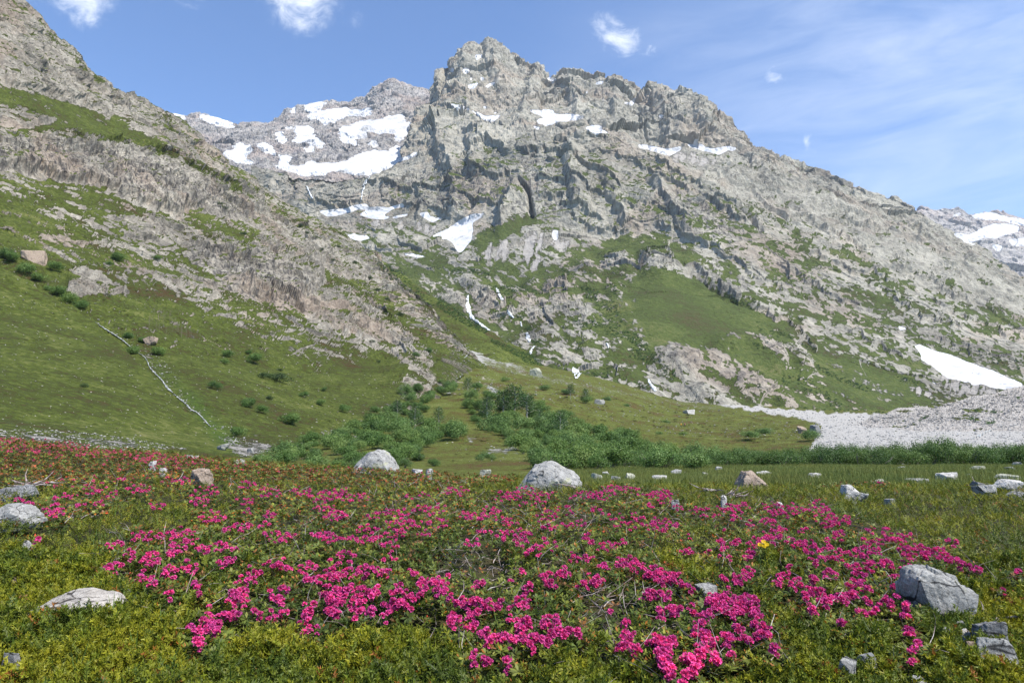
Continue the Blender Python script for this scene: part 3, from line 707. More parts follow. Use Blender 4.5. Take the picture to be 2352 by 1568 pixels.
# ------------------------------------------------------------------ far glacier peak at the right edge
E_curves = [
 [(1950,640,4300),(2700,700,4300)],
 [(1950,560,4700),(2200,565,4700),(2352,560,4700),(2700,600,4700)],
 [(1950,510,5200),(2060,500,5200),(2085,496,5200),(2108,490,5200),(2116,479,5200),(2128,478,5200),(2138,486,5200),(2150,482,5300),(2175,480,5300),(2210,486,5300),(2235,492,5300),(2262,489,5300),(2290,487,5300),(2320,494,5300),(2360,505,5300),(2450,530,5300),(2700,600,5300)],
]
E_curves.append([(u, 960 - (960 - v) * .75, Y * 1.2) for u, v, Y in E_curves[-1]])
def disp_E(X, Y, Z, N, U, V):
    sn = np.clip(sample(SNOW, U, V), 0, 1)
    return (crag(X, Y, Z, 260., 1.7, .35) * 42 + crag(X, Y, Z, 70., 2.1, .3) * 20) * (1 - .75 * sn), 0
def maps_E(X, Y, Z, N, U, V):
    r = std_maps(GD, None, None, (.5, .9), 0)(X, Y, Z, N, U, V); r['grass'] -= .5; r['wet'] += .5
    return r
mE = terrain_mat('glacier_peak_ground', 6.0, ROCK_D, GRASS_FAR, SCREE_A, 7.0)
oE, gE = build_layer('glacier_peak_terrain', E_curves, [50, 90, 6], 360, (2000, 2560), disp_E, maps_E, mE)

# ------------------------------------------------------------------ green spur behind the hillside, with a band of alder
F_curves = [
 [(740,720,800),(860,760,700),(930,840,560),(1000,890,450),(1060,860,440),(1150,865,450),(1240,880,500),(1320,890,560)],
 [(740,620,950),(860,650,850),(930,710,760),(1000,770,640),(1060,800,560),(1150,830,520),(1240,855,540),(1320,880,570)],
 [(740,520,1100),(780,538,1060),(830,565,1020),(860,588,1000),(930,636,920),(1000,684,830),(1060,722,740),(1100,748,690),(1180,793,630),(1235,830,590),(1262,862,570),(1320,900,560)],
]
F_curves.append([(u, 960 - (960 - v) * .7, Y * 1.15) for u, v, Y in F_curves[-1]])
GF = newmap(.92); GF = blur(GF, 1)
def disp_F(X, Y, Z, N, U, V):
    return fbm(X / 40, Y / 40, Z / 40, 5) * 7 + fbm(X / 6, Y / 6, Z / 6, 3) * .8, 0
mF = terrain_mat('spur_ground', 1.0, ROCK_MID, GRASS_MID, SCREE_A, 1.5)
def maps_F(X, Y, Z, N, U, V):
    r = std_maps(GF, None, None, (.3, .7), .15, snow=False)(X, Y, Z, N, U, V)
    r['scree'] = .42 * sstep(U, 1020, 1000) * sstep(V, 700, 760) + 0 * U; r['snow'] = 0 * U
    return r
oF, gF = build_layer('spur_terrain', F_curves, [70, 90, 8], 420, (745, 1300), disp_F, maps_F, mF)

# ------------------------------------------------------------------ the hillside on the left
A_curves = [
 [(-400,1060,58),(0,1045,66),(300,1075,80),(500,1085,92),(700,1090,105),(850,1070,135),(900,1035,170),(950,1000,215),(1000,930,290),(1040,885,350),(1075,845,430),(1120,860,430)],
 [(-400,960,90),(0,960,100),(300,985,120),(500,1000,145),(700,1000,175),(850,985,210),(920,950,240),(960,905,300),(1000,865,350),(1040,835,400),(1075,822,450),(1120,850,440)],
 [(-400,700,190),(0,720,210),(300,790,230),(500,830,260),(700,860,300),(850,850,360),(920,810,420),(960,780,450),(1000,790,460),(1040,800,470),(1075,815,480),(1120,850,450)],
 [(-400,400,330),(0,430,350),(300,560,400),(500,640,430),(700,680,480),(800,680,560),(860,680,620),(920,700,600),(1000,755,560),(1040,790,520),(1075,815,500),(1120,850,455)],
 [(-400,120,480),(0,300,460),(300,385,540),(500,470,600),(700,570,680),(800,600,740),(860,635,760),(920,675,700),(1000,745,600),(1040,785,540),(1075,818,505),(1120,852,460)],
 [(-400,-330,620),(-200,-180,620),(0,-38,650),(50,3,660),(85,40,670),(110,72,680),(140,98,690),(172,126,700),(190,148,705),(196,158,708),(240,188,715),(255,210,718),(300,222,730),(330,232,740),(380,262,760),(430,298,790),(470,335,810),(505,362,825),(535,392,840),(562,405,850),(600,436,870),(640,467,880),(700,502,890),(725,512,895),(760,527,900),(800,548,900),(860,592,860),(920,652,760),(965,702,680),(1000,738,620),(1030,766,570),(1050,792,530),(1075,822,505),(1120,855,465)],
]
A_curves.append([(u, 960 - (960 - v) * .62, Y * 1.3) for u, v, Y in A_curves[-1]])
def disp_A(X, Y, Z, N, U, V):
    rk = sample(ROCKL, U, V); gp = sample(GL, U, V)
    sc = np.clip(Y / 500, .25, 1.4)
    rough = np.clip(1.15 - gp, .0, 1) ** 1.5 + .03
    c1 = crag(X, Y, Z, 60., 4.2, .8); c2 = crag(X, Y, Z, 17., 8.2, .8)
    q = Z + .22 * Y + .1 * X
    nn = fbm(X / 80, Y / 80, Z / 80, 4) * 1.8
    t1 = terrace(q / 26., nn, .25); t2 = terrace(q / 9., nn * 2.5, .3)
    c3 = facet(X / 5 + c1, Y / 5, Z / 6)
    far = sstep(V, 1060, 700)
    d = rough * sc * (c1 * 8.5 + c2 * 5.2 + t1 * 4.2 + t2 * 2.2 + c3 * 1.7) + rk * sc * 3.5
    d += (1 - rough) * sc * (fbm(X / 45, Y / 45, Z / 45, 4) * 4 + fbm(X / 9, Y / 9, Z / 9, 3) * .8)
    d += step_lines(U, V, A_STEPS, .95) * (Y / 500)
    gl = np.interp(U, [-400, -200, 0, 100, 200, 330, 420, 490, 560], [380, 480, 600, 665, 718, 830, 930, 990, 1040]) + perlin(U / 30, V / 30, 3 + 0 * U) * 6
    sg = (gl - V) * .8
    d -= np.where(sg > 0, np.exp(-np.maximum(sg, 0) / 45), np.exp(np.minimum(sg, 0) / 3)) * 13 * (Y / 400) * sstep(U, 560, 380)
    return d * (.25 + .75 * far), 0
mA = terrain_mat('hillside_ground', .8, ROCK_MID, GRASS_MID, SCREE_A, 1.9)
def maps_A(X, Y, Z, N, U, V):
    r = std_maps(GL, TL, ROCKL, (.5, .88), .65, snow=False, lush=True)(X, Y, Z, N, U, V)
    r['snow'] = 0 * U; r['scree'] = r['scree'] + .10 * sstep(V, 900, 1000)
    al = U * .86 + V * .5; ac = -U * .5 + V * .86
    st = perlin(al / 90, ac / 17, 1 + 0 * U) * .55 + perlin(al / 30, ac / 7, 4 + 0 * U) * .40 + perlin(al / 11, ac / 4, 8 + 0 * U) * .25
    r['grass'] = r['grass'] + st * np.clip(1.30 - sample(GL, U, V), .22, .62)
    return r
oA, gA = build_layer('hillside_terrain', A_curves, [50, 130, 160, 120, 170, 10], 900, (-380, 1115), disp_A, maps_A, mA)

# ------------------------------------------------------------------ valley floor: debris cone, gravel bed, boggy meadow
def cz(u, lst): return [(u, z, Y) for Y, z in lst]
Bcols = {  # u: [(Y, z relative to the camera)]
 -500: [(13,-3.5),(20,-4),(30,-4.3),(60,-4.6),(100,-4),(150,-3),(230,0),(350,8),(600,30),(900,40)],
 0:    [(13,-3.5),(20,-4),(30,-4.3),(60,-4.8),(100,-5),(150,-4),(230,0),(350,8),(600,30),(900,40)],
 600:  [(13,-3.2),(20,-4),(30,-4.5),(60,-5.2),(100,-6.4),(150,-6.5),(230,-3),(350,10),(600,40),(900,60)],
 900:  [(13,-2.6),(20,-3.2),(30,-3.9),(60,-4.9),(100,-5.9),(150,-5.6),(230,-.5),(350,14),(600,58),(900,100)],
 1060: [(13,-2.2),(20,-2.8),(30,-3.4),(60,-4.7),(100,-5.9),(150,-5.4),(230,.3),(350,16.5),(600,66),(900,120)],
 1200: [(13,-2.0),(20,-2.5),(30,-3.1),(60,-4.5),(100,-5.8),(150,-5.4),(230,-.8),(350,14.5),(600,50),(900,70)],
 1400: [(13,-1.75),(20,-2.1),(30,-2.8),(60,-4.3),(100,-6.0),(150,-6.2),(230,-3.6),(350,7),(600,34),(900,40)],
 1570: [(13,-1.7),(20,-1.95),(30,-2.6),(60,-4.2),(100,-6.0),(150,-6.9),(230,-6.4),(350,-4.3),(600,13),(900,14)],
 1750: [(13,-1.62),(20,-1.85),(30,-2.4),(60,-4.1),(100,-6.0),(150,-7.0),(230,-6.2),(350,-2.2),(600,11),(900,13)],
 1900: [(13,-1.62),(20,-1.8),(30,-2.35),(60,-4.1),(100,-5.6),(150,-6.2),(230,-4.2),(350,-1.8),(600,7),(900,9)],
 2352: [(13,-1.62),(20,-1.78),(30,-2.3),(60,-4.05),(100,-5.4),(150,-6.0),(230,-4.0),(350,-2.6),(600,4),(900,8)],
 2800: [(13,-1.5),(20,-1.7),(30,-2.2),(60,-3.9),(100,-5.4),(150,-6.0),(230,-3.6),(350,-2),(600,6),(900,10)]}
B_curves = [[(u, Bcols[u][i][1], Bcols[u][i][0]) for u in sorted(Bcols)] for i in range(10)]
GB = newmap(.95)
paint(GB, [(960,820),(1300,880),(1300,940),(1000,940)], .62)
GB = blur(GB, 12)
def disp_B(X, Y, Z, N, U, V):
    tb = sample(TB, U, V)
    s = np.clip((Y - 40) / 200, 0, 1)
    hum = fbm(X / 9, Y / 9, 0 * X, 4) * (.25 + 1.4 * s) + fbm(X / 30, Y / 40, 5 + 0 * X, 3) * 1.6 * s
    grv = fbm(X / 6, Y / 12, 9 + 0 * X, 4, .6, ridged=True) * .30 + fbm(X / 1.3, Y / 2.5, 9 + 0 * X, 3, .6) * .20
    fl = sstep(Y, 15, 25)
    return (hum * (1 - tb) + grv * tb * (.4 + s)) * fl * 1.0, 0
def maps_B(X, Y, Z, N, U, V):
    r = std_maps(GB, TB, None, (.5, .9), .1, snow=False, lush=True)(X, Y, Z, N, U, V)
    r['snow'] = 0 * U
    r['scree'] = np.maximum(r['scree'], .28 * sstep(Y, 130, 200) * sstep(U, 900, 1000))
    return r
mB = terrain_mat('valley_ground', .32, ROCK_MID, TURF_B, GRAVEL, .35)
oB, gB = build_layer('valley_ground', B_curves, [24, 24, 70, 90, 80, 110, 110, 120, 40], 1100, (-450, 2750), disp_B, maps_B, mB, zc=True, smooth_r=8, smooth_c=14)

# ------------------------------------------------------------------ rubble moraine on the right
G_curves = [
 [(1960,1000,230),(2100,1000,215),(2352,1000,210),(2700,1000,200)],
 [(1960,982,285),(1990,978,280),(2050,972,275),(2150,968,270),(2352,962,265),(2700,950,260)],
 [(1960,980,300),(1990,966,310),(2010,957,320),(2040,949,330),(2060,943,335),(2100,937,340),(2150,932,350),(2190,925,360),(2230,915,370),(2270,907,380),(2300,899,390),(2352,886,400),(2420,868,410),(2700,790,440)],
]
G_curves.append([(u, 985, Y * 1.35) for u, v, Y in G_curves[-1]])
def disp_G(X, Y, Z, N, U, V):
    return fbm(X / 12, Y / 12, Z / 12, 5, .6) * 3.0 + fbm(X / 2.2, Y / 2.2, Z / 2.2, 3, .6, ridged=True) * .8, 0
def maps_G(X, Y, Z, N, U, V):
    n = fbm(X / 14, Y / 14, Z / 14, 4)
    return {'grass': .5 + .8 * n, 'scree': 1.05 - .9 * sstep(n, .10, .35), 'wet': 0 * U, 'lush': 0 * U, 'snow': 0 * U}
mG = terrain_mat('moraine_ground', .5, ROCK_MID, GRASS_MID, [(.20, .185, .17), (.50, .47, .43)], .9)
oG, gG = build_layer('moraine_terrain', G_curves, [40, 60, 8], 420, (1970, 2650), disp_G, maps_G, mG)

# ------------------------------------------------------------------ near heath the photographer stands on
HYS = [0.6, 1.6, 3.3, 5, 8, 12, 16, 20, 24, 30]
Hcols = {
 -700: [-1.3,-1.25,-1.05,-1.0,-.90,-.66,-.45,-.40,-.9,-4],
 0:    [-1.3,-1.25,-1.22,-1.12,-1.0,-.86,-.72,-.58,-1.2,-5],
 300:  [-1.3,-1.28,-1.2,-1.15,-1.08,-1.0,-.93,-.86,-1.8,-5.5],
 700:  [-1.3,-1.28,-1.2,-1.15,-1.10,-1.1,-1.14,-1.30,-2.4,-6],
 1200: [-1.3,-1.28,-1.2,-1.14,-1.12,-1.15,-1.30,-2.3,-3.8,-6],
 1500: [-1.3,-1.28,-1.2,-1.14,-1.12,-1.20,-1.42,-2.0,-3.4,-6],
 1750: [-1.3,-1.28,-1.2,-1.14,-1.14,-1.24,-1.50,-2.0,-3.2,-6],
 2352: [-1.3,-1.28,-1.25,-1.18,-1.16,-1.22,-1.46,-1.95,-3.2,-6],
 3000: [-1.3,-1.28,-1.2,-1.14,-1.10,-1.2,-1.4,-1.9,-3.2,-6]}
_hu = sorted(Hcols); _ht = te(np.array(_hu), 960)[0]; _hz = np.array([Hcols[u] for u in _hu])
_ly = np.log(np.array(HYS))
def heath_z(x, y):
    x = np.asarray(x, float); y = np.maximum(np.asarray(y, float), .6)
    t = np.clip(x / y, _ht[0], _ht[-1] - 1e-6); ly = np.clip(np.log(y), _ly[0], _ly[-1] - 1e-6)
    i = np.clip(np.searchsorted(_ht, t, 'right') - 1, 0, len(_ht) - 2); j = np.clip(np.searchsorted(_ly, ly, 'right') - 1, 0, len(_ly) - 2)
    a = (t - _ht[i]) / (_ht[i + 1] - _ht[i]); b = (ly - _ly[j]) / (_ly[j + 1] - _ly[j])
    a = a * a * (3 - 2 * a)
    z = (_hz[i, j] * (1 - a) + _hz[i + 1, j] * a) * (1 - b) + (_hz[i, j + 1] * (1 - a) + _hz[i + 1, j + 1] * a) * b
    n = fbm(x / 1.6, y / 1.6, 0 * x, 3) * .085 + fbm(x / .5, y / .5, 3 + 0 * x, 2) * .035
    return CAMZ + z + n - .16
_T = np.linspace(-1.15, 1.15, 520); _Y = np.exp(np.linspace(math.log(.6), math.log(30), 360))
Yg = _Y[:, None] * np.ones_like(_T)[None]; Xg = _T[None] * Yg
Zg = heath_z(Xg, Yg)
mH, b = new_mat('heath_soil')
P = b.pos()
c = b.ramp(b.noise(P, 3.0, 8, .7), [(.35, (.018, .016, .009)), (.52, (.045, .045, .014)), (.68, (.075, .055, .028))])
b.out(b.principled(c, .95, b.bump(b.noise(P, 30, 6, .7), .03)))
me = mesh_from('heath_ground', np.stack([Xg, Yg, Zg], -1).reshape(-1, 3), grid_faces(*Xg.shape), mH, True)
oH = link('heath_ground', me, kind='structure')
Uh, Vh = proj(Xg, Yg, Zg)
k = (Uh > MU0) & (Uh < MU0 + 2 * MW) & (Vh > MV0) & (Vh < MV0 + 2 * MH)
np.minimum.at(DEPTH, (((Vh[k] - MV0) / 2).astype(int), ((Uh[k] - MU0) / 2).astype(int)), Yg[k].astype(np.float32))
# one far-reaching sheet under everything, to the horizon
mU, b = new_mat('far_plain')
b.out(b.principled(b.ramp(b.noise(b.pos(), .01, 6, .6), [(.4, (.06, .08, .02)), (.6, (.10, .12, .035))]), .95))
me = mesh_from('ground', np.array([[-9000, -2000, -14], [9000, -2000, -14], [9000, 9000, -14], [-9000, 9000, -14]]), np.array([[0, 1, 2, 3]]), mU)
link('ground', me, kind='structure')
me = mesh_from('near_ground', np.array([[-60, -40, -.2], [60, -40, -.2], [60, .6, -.2], [-60, .6, -.2]]), np.array([[0, 1, 2, 3]]), mH)

# fill holes of the sight map with the nearest terrain round about
D2 = DEPTH.copy()
for _ in range(3):
    for ax, s in ((0, 1), (0, -1), (1, 1), (1, -1)):
        r = np.roll(D2, s, ax); D2 = np.where(D2 > 1e8, r, D2)
def spot(u, v):
    """where the line of sight (u, v) meets the terrain"""
    Y = float(D2[int((v - MV0) / 2), int((u - MU0) / 2)])
    if Y > 1e8: return None
    return at(u, v, Y)

def canopy(x, y):
    """top of the low shrubs above the soil"""
    return heath_z(x, y) + .15 + fbm(x / .45, y / .45, 7 + 0 * x, 3) * .085 + fbm(x / 1.4, y / 1.4, 17 + 0 * x, 2) * .05
YS = np.exp(np.linspace(math.log(1.5), math.log(26), 900))
def on_canopy(u, v, lift=0.0):
    t, e = te(u, v)
    gap = CAMZ + e * YS - (canopy(t * YS, YS) + lift)
    i = np.where(gap < 0)[0]
    if len(i) == 0: return None
    return float(t * YS[i[0]]), float(YS[i[0]])

# ================================================================== things
rng = np.random.RandomState(5)
def rock_mat(name, c0, c1, c2, scale=1.0, lichen=(.42, .42, .16), lich=.5):
    m, b = new_mat(name)
    tc = b.new('ShaderNodeTexCoord').outputs['Object']
    n1 = b.noise(tc, 7 / scale, 8, .72, .3); n2 = b.noise(tc, 45 / scale, 5, .75); n3 = b.noise(tc, 2.2 / scale, 5, .6, .5)
    mx = b.math('ADD', b.math('MULTIPLY', n1, .45), b.math('MULTIPLY', n2, .55))
    col = b.ramp(mx, [(.36, c0), (.49, c1), (.62, c2)])
    col = b.mix(b.math('MULTIPLY', b.step(n3, .55, .68), lich), col, lichen)
    vein = b.step(b.noise(b.mapv(tc, (1, 1, 3.5), rot=(.5, .4, 0)), 3 / scale, 6, .7, .8), .60, .67)
    col = b.mix(b.math('MULTIPLY', vein, .45), col, c0)
    ck = b.step(b.math('ADD', b.voro(b.mapv(tc, (1, 1.2, 1.6), rot=(.4, .2, .3)), 2.6 / scale, 'DISTANCE_TO_EDGE'), b.math('MULTIPLY', b.math('SUBTRACT', n1, .5), .12)), .0, .022)
    col = b.mix(b.math('SUBTRACT', 1.0, ck), col, tuple(v * .35 for v in c0))
    h = b.math('ADD', b.math('MULTIPLY', n1, 1.0), b.math('MULTIPLY', n2, .5))
    b.out(b.principled(col, .9, b.bump(h, .035 * scale, .9), .25))
    return m
RM = {
 'grey': rock_mat('granite_grey', (.10, .10, .095), (.27, .265, .25), (.44, .435, .41)),
 'white': rock_mat('granite_white', (.20, .19, .175), (.42, .405, .38), (.60, .58, .55), lich=.2),
 'brown': rock_mat('granite_brown', (.11, .08, .06), (.28, .215, .165), (.44, .36, .29), lich=.35),
 'dark': rock_mat('granite_dark', (.07, .07, .07), (.18, .18, .18), (.36, .36, .35), lich=.15),
 'beige': rock_mat('granite_beige', (.15, .13, .11), (.36, .33, .29), (.54, .50, .45), lich=.3),
 'olive': rock_mat('granite_olive', (.14, .14, .11), (.33, .33, .26), (.52, .52, .42), lich=.8),
}
import bmesh
_bm = bmesh.new(); bmesh.ops.create_icosphere(_bm, subdivisions=5, radius=1.0)
ICO5 = np.array([v.co[:] for v in _bm.verts]); ICO5F = np.array([[v.index for v in f.verts] for f in _bm.faces]); _bm.free()
_bm = bmesh.new(); bmesh.ops.create_icosphere(_bm, subdivisions=3, radius=1.0)
ICO3 = np.array([v.co[:] for v in _bm.verts]); ICO3F = np.array([[v.index for v in f.verts] for f in _bm.faces]); _bm.free()
def rock_verts(seed, outline=None, lod=5, nplanes=11, sharp=60.):
    """unit-sized stone: x -1..1, y -1..1, z 0..1 above the ground, a little of it buried"""
    D, F = (ICO5, ICO5F) if lod == 5 else (ICO3, ICO3F)
    r = np.random.RandomState(seed)
    pl = []
    if outline is not None:
        P = np.array(outline, float)          # convex outline seen from the meadow, x -1..1, z 0..1, given clockwise from the left foot
        c = np.array([0.0, .40])
        for a, bb in zip(P, np.roll(P, -1, 0)):
            e = bb - a; n = np.array([-e[1], e[0]]); n /= np.linalg.norm(n) + 1e-9
            d = np.dot(a - c, n)
            if d < 0: n, d = -n, -d
            pl.append((n[0], r.uniform(-.25, .10), n[1], max(d, .12)))
        for yy, zz, d in ((-1, .30, .75), (-.8, -.25, .72), (1, .2, .8), (-.75, .8, .70)): 
            n = np.array([r.uniform(-.2, .2), yy, zz]); n /= np.linalg.norm(n); pl.append((*n, d))
        zc_ = .40
    else:
        for _ in range(nplanes):
            n = r.normal(size=3) * (1, 1, .9); n /= np.linalg.norm(n); pl.append((*n, r.uniform(.55, .95)))
        pl.append((0.1 * r.normal(), .1 * r.normal(), 1, r.uniform(.5, .7))); zc_ = .35
    rad = np.full(len(D), 0.0)
    pl = np.array(pl)
    dots = D @ pl[:, :3].T
    inv = np.where(dots > 1e-3, dots / pl[:, 3], 0)
    k = (np.maximum(inv, 0) ** sharp).sum(1) ** (1 / sharp)
    rad = 1 / np.maximum(k, .75)
    p = D * rad[:, None]
    s = seed * 3.7
    n = fbm(p[:, 0] * 1.7 + s, p[:, 1] * 1.7, p[:, 2] * 1.7, 5, .5)
    f = facet(p[:, 0] * 2.3 + s, p[:, 1] * 2.3, p[:, 2] * 2.3)
    f2 = facet(p[:, 0] * 6 + s, p[:, 1] * 6, p[:, 2] * 6)
    p = p * (1 + .07 * n + .07 * f + .022 * f2 + .012 * fbm(p[:, 0] * 14, p[:, 1] * 14 + s, p[:, 2] * 14, 2))[:, None]
    if outline is not None:
        p[:, 2] += zc_; p[:, 2] /= p[:, 2].max(); x0_, x1_ = p[:, 0].min(), p[:, 0].max(); p[:, 0] = (p[:, 0] - x0_) / (x1_ - x0_) * 2 - 1
    if outline is None:
        p[:, 0] /= np.abs(p[:, 0]).max(); p[:, 1] /= np.abs(p[:, 1]).max()
        up = p[:, 2].max(); p[:, 2] = p[:, 2] / up * .65 + .35
    return p, F
def make_rock(name, u0, u1, vt, vb, style, label, seed, depth=.75, outline=None, cat='boulder', Y=None, group=None, ext=0.0, heath=True):
    uc = (u0 + u1) / 2
    if Y is None:
        q = on_canopy(uc, vb) if vb > 1000 else None
        if q is not None and q[1] < 14.5:
            Y = q[1]; ext = .55
            if Y < 9: ext = .40; m_ = (u0 + u1) / 2; u0, u1 = m_ - (u1 - u0) * .42, m_ + (u1 - u0) * .42
        elif vb > 1040 and uc < 1340 and heath:
            vv = proj(te(uc, 1060)[0] * YS, YS, canopy(te(uc, 1060)[0] * YS, YS))[1]; Y = float(YS[np.argmin(vv)]) + .2; ext = .6
        else: Y = spot(uc, vb).y; ext = .25
    g = at(uc, vb, Y)
    wd = (u1 - u0) / 1568. * Y / 2; ht = (vb - vt) / 1568. * Y
    V, F = rock_verts(seed, outline, 5 if (u1 - u0) > 28 else 3)
    V = V * (wd, wd * depth, ht * (1 + ext))
    V[:, 2] -= ht * ext
    me = mesh_from(name, V, F, RM[style], False)
    return link(name, me, None, label, cat, group, None, (g.x, g.y + wd * depth * .6, g.z - .02))

big1 = [(-1, 0), (-.95, .12), (-.72, .42), (-.42, .86), (0.02, 1.0), (.3, .93), (.62, .72), (.96, .50), (1.0, .22), (.95, 0), (.2, -.25), (-.6, -.2)]
big2 = [(-1, 0), (-.93, .22), (-.2, .95), (.05, 1.0), (.35, .90), (.68, .62), (.85, .30), (1, 0), (.3, -.3), (-.5, -.3)]
big3 = [(-1, .80), (-.8, .97), (-.3, 1.0), (.3, .88), (.85, .78), (1.0, .60), (.96, .30), (.78, -.05), (.3, -.2), (-.3, 0), (-.7, .35)]
B = [
 (1172,1346,1061,1115,'grey','biggest pale grey boulder with slanting left side, just beyond the pink flowers',1,.7,big1),
 (797,912,1033,1072,'grey','large peaked grey boulder in front of the green alder thicket at the heath edge',2,.75,big2),
 (2088,2264,1303,1414,'grey','big grey boulder with overhanging side at the right end of the blossoms',3,.75,big3),
 (2254,2372,1467,1526,'grey','broad pale boulder cut by the right edge of the picture, lowest of the right-hand group',4,.8,None),
 (2248,2340,1423,1478,'dark','dark wedge-shaped rock between the overhanging boulder and the broad pale one',5,.8,None),
 (2203,2239,1440,1464,'white','small bright white block just below the overhanging grey boulder',6,.8,None),
 (2166,2192,1434,1453,'dark','rounded dark stone left of the bright white block',7,.8,None),
 (2169,2202,1450,1464,'white','flat whitish stone under the rounded dark stone, beside the white block',8,.7,None),
 (2222,2258,1466,1481,'brown','flat brownish stone wedged below the bright white block',9,.7,None),
 (2196,2230,1420,1438,'grey','crumbly grey stone touching the foot of the overhanging boulder',10,.7,None),
 (1922,1984,1507,1546,'grey','grey boulder with dark right face in juniper near the bottom, right of centre',11,.85,None),
 (1962,2034,1495,1524,'dark','dull dark flat rock half under juniper behind the grey bottom boulder',12,.8,None),
 (2092,2152,1549,1572,'grey','pale rock top cut by the bottom edge of the picture on the right',13,.9,None),
 (1598,1659,1338,1362,'grey','grey slab showing through between the rhododendrons right of centre',14,.8,None),
 (18,268,1361,1402,'beige','long flat beige outcrop in the juniper at the left',15,.55,[(-1,.1),(-.8,.45),(-.2,.85),(.35,1),(.8,.8),(1,.35),(.9,0),(.2,-.2),(-.7,-.2)]),
 (-44,78,1157,1194,'grey','smooth grey boulder cut by the left edge beside pink flowers',16,.8,[(-1,0),(-.8,.9),(-.2,1),(.3,.9),(.8,.6),(1,.2),(.8,-.1),(-.5,-.2)]),
 (-6,88,1111,1132,'dark','low slate-grey slab in shade at the left edge above the smooth boulder',17,.6,None),
 (32,82,1236,1258,'grey','small grey rock with one pink blossom beside it near the left edge',18,.8,None),
 (-18,36,1317,1333,'brown','pale rock top poking from juniper at the left edge above the flat outcrop',19,.8,None),
 (-12,50,1494,1532,'dark','mottled grey rock in juniper in the bottom left corner',20,.8,None),
 (431,484,1073,1101,'brown','square brownish-grey rock among the flowerless shrubs at left',21,.8,None),
 (336,356,1056,1073,'white','small upright white stone left of the square brownish rock',22,.7,None),
 (365,384,1072,1082,'white','low whitish stone just left of the square brownish rock',23,.7,None),
 (188,227,1045,1056,'white','flat white stone in the leftmost far strip of pink heath',24,.7,None),
 (414,452,1043,1052,'white','low white stone on the crest of the heath, left of the rounded one',25,.7,None),
 (527,563,1053,1069,'white','rounded white boulder on the heath crest below the stream',26,.75,None),
 (660,700,1066,1073,'grey','very flat grey stone on the heath crest left of the large peaked boulder',27,.7,None),
 (940,970,1075,1083,'white','flat pale stone right of the large peaked boulder',28,.7,None),
 (973,994,1074,1085,'grey','small pointed grey stone second to the right of the large peaked boulder',29,.8,None),
 (1097,1128,1076,1087,'olive','low grey-green stone midway between the two largest boulders',30,.8,None),
 (1352,1385,1086,1101,'olive','grey-green stone nearest to the right end of the biggest boulder',31,.8,None),
 (1383,1402,1082,1089,'white','small white stone at the near edge of the wet meadow, right of the biggest boulder',32,.7,None),
 (1396,1427,1092,1102,'grey','low grey stone between two grey-green stones at the near edge of the meadow',33,.8,None),
 (1431,1461,1085,1101,'olive','pointed grey-green stone, second of its kind right of the biggest boulder',34,.8,None),
 (1500,1534,1091,1102,'white','bright white flat stone at the near edge of the wet meadow',35,.7,None),
 (1542,1567,1077,1088,'white','whitish block standing alone in the meadow grass left of the brown boulder',36,.7,None),
 (1608,1628,1083,1090,'white','small white stone in the grass left of the brown boulder',37,.7,None),
 (1642,1663,1071,1081,'grey','small grey stone in front of the hedge left of the brown boulder',38,.7,None),
 (1699,1774,1080,1114,'brown','large warm brown boulder at the edge of the meadow',39,.8,[(-1,.1),(-.9,.5),(-.5,.95),(-.1,1),(.3,.8),(.75,.5),(1,.1),(.6,-.1),(-.5,-.1)]),
 (1738,1781,1081,1092,'white','pale flat rock right behind the large brown boulder',40,.7,None),
 (1848,1892,1085,1099,'white','whitish wedge-shaped rock with pink flowers at its right foot',41,.7,None),
 (1929,1985,1111,1128,'white','bright irregular slab in juniper, right of centre',42,.7,None),
 (1946,2012,1128,1138,'grey','long thin grey slab just below the bright irregular slab',43,.6,None),
 (2004,2034,1099,1111,'olive','rounded lichen-green stone with red flowers in front',44,.8,None),
 (2088,2142,1098,1109,'grey','long low grey stone in the meadow left of the large white block',45,.7,None),
 (2148,2219,1084,1104,'white','large white angular block in the right meadow',46,.7,None),
 (2063,2089,1070,1079,'grey','rounded grey stone close to the hedge on the right',47,.7,None),
 (2215,2243,1086,1093,'grey','small low stone right of the large white angular block',48,.7,None),
 (2231,2268,1069,1080,'olive','rounded grey-green stone near the hedge at far right',49,.7,None),
 (2290,2350,1088,1103,'olive','long lichened grey-green boulder behind the long white one at the right edge',50,.7,None),
 (2284,2378,1099,1119,'white','long white boulder cut by the right edge above the dark low rocks',51,.6,None),
 (2233,2272,1103,1117,'dark','dark stone left of the long white boulder at the right edge',52,.8,None),
 (2240,2311,1110,1130,'grey','low spreading grey rock below the long white boulder, right edge of the meadow',53,.8,None),
 (2322,2349,1060,1071,'grey','tilted flat grey stone touching the hedge at the right edge',54,.7,None),
 (2311,2345,1071,1079,'dark','mossy dark stone below the tilted flat one at the right edge',55,.7,None),
 (1652,1671,1134,1156,'white','small upright white stone standing in juniper below the weathered stump',56,.7,None),
 (1779,1802,1150,1162,'white','small white stone peeping over the pink blossoms right of the upright one',57,.8,None),
 (1543,1563,1144,1163,'grey','grey stone half hidden behind blossoms left of the upright white stone',58,.8,None),
 (2028,2062,1142,1149,'grey','thin grey stone flat in the juniper below the long thin slab',59,.6,None),
 (2318,2356,1126,1137,'grey','flat grey stone at the right edge below the spreading grey rock',60,.7,None),
]
for i, (u0, u1, vt, vb, st, lab, sd_, dp, ol) in enumerate(B):
    make_rock('boulder' if (u1 - u0) > 36 else 'stone', u0, u1, vt, vb, st, lab, sd_, dp, ol, 'boulder' if (u1 - u0) > 36 else 'stone', ext=.0 if ol else .0)
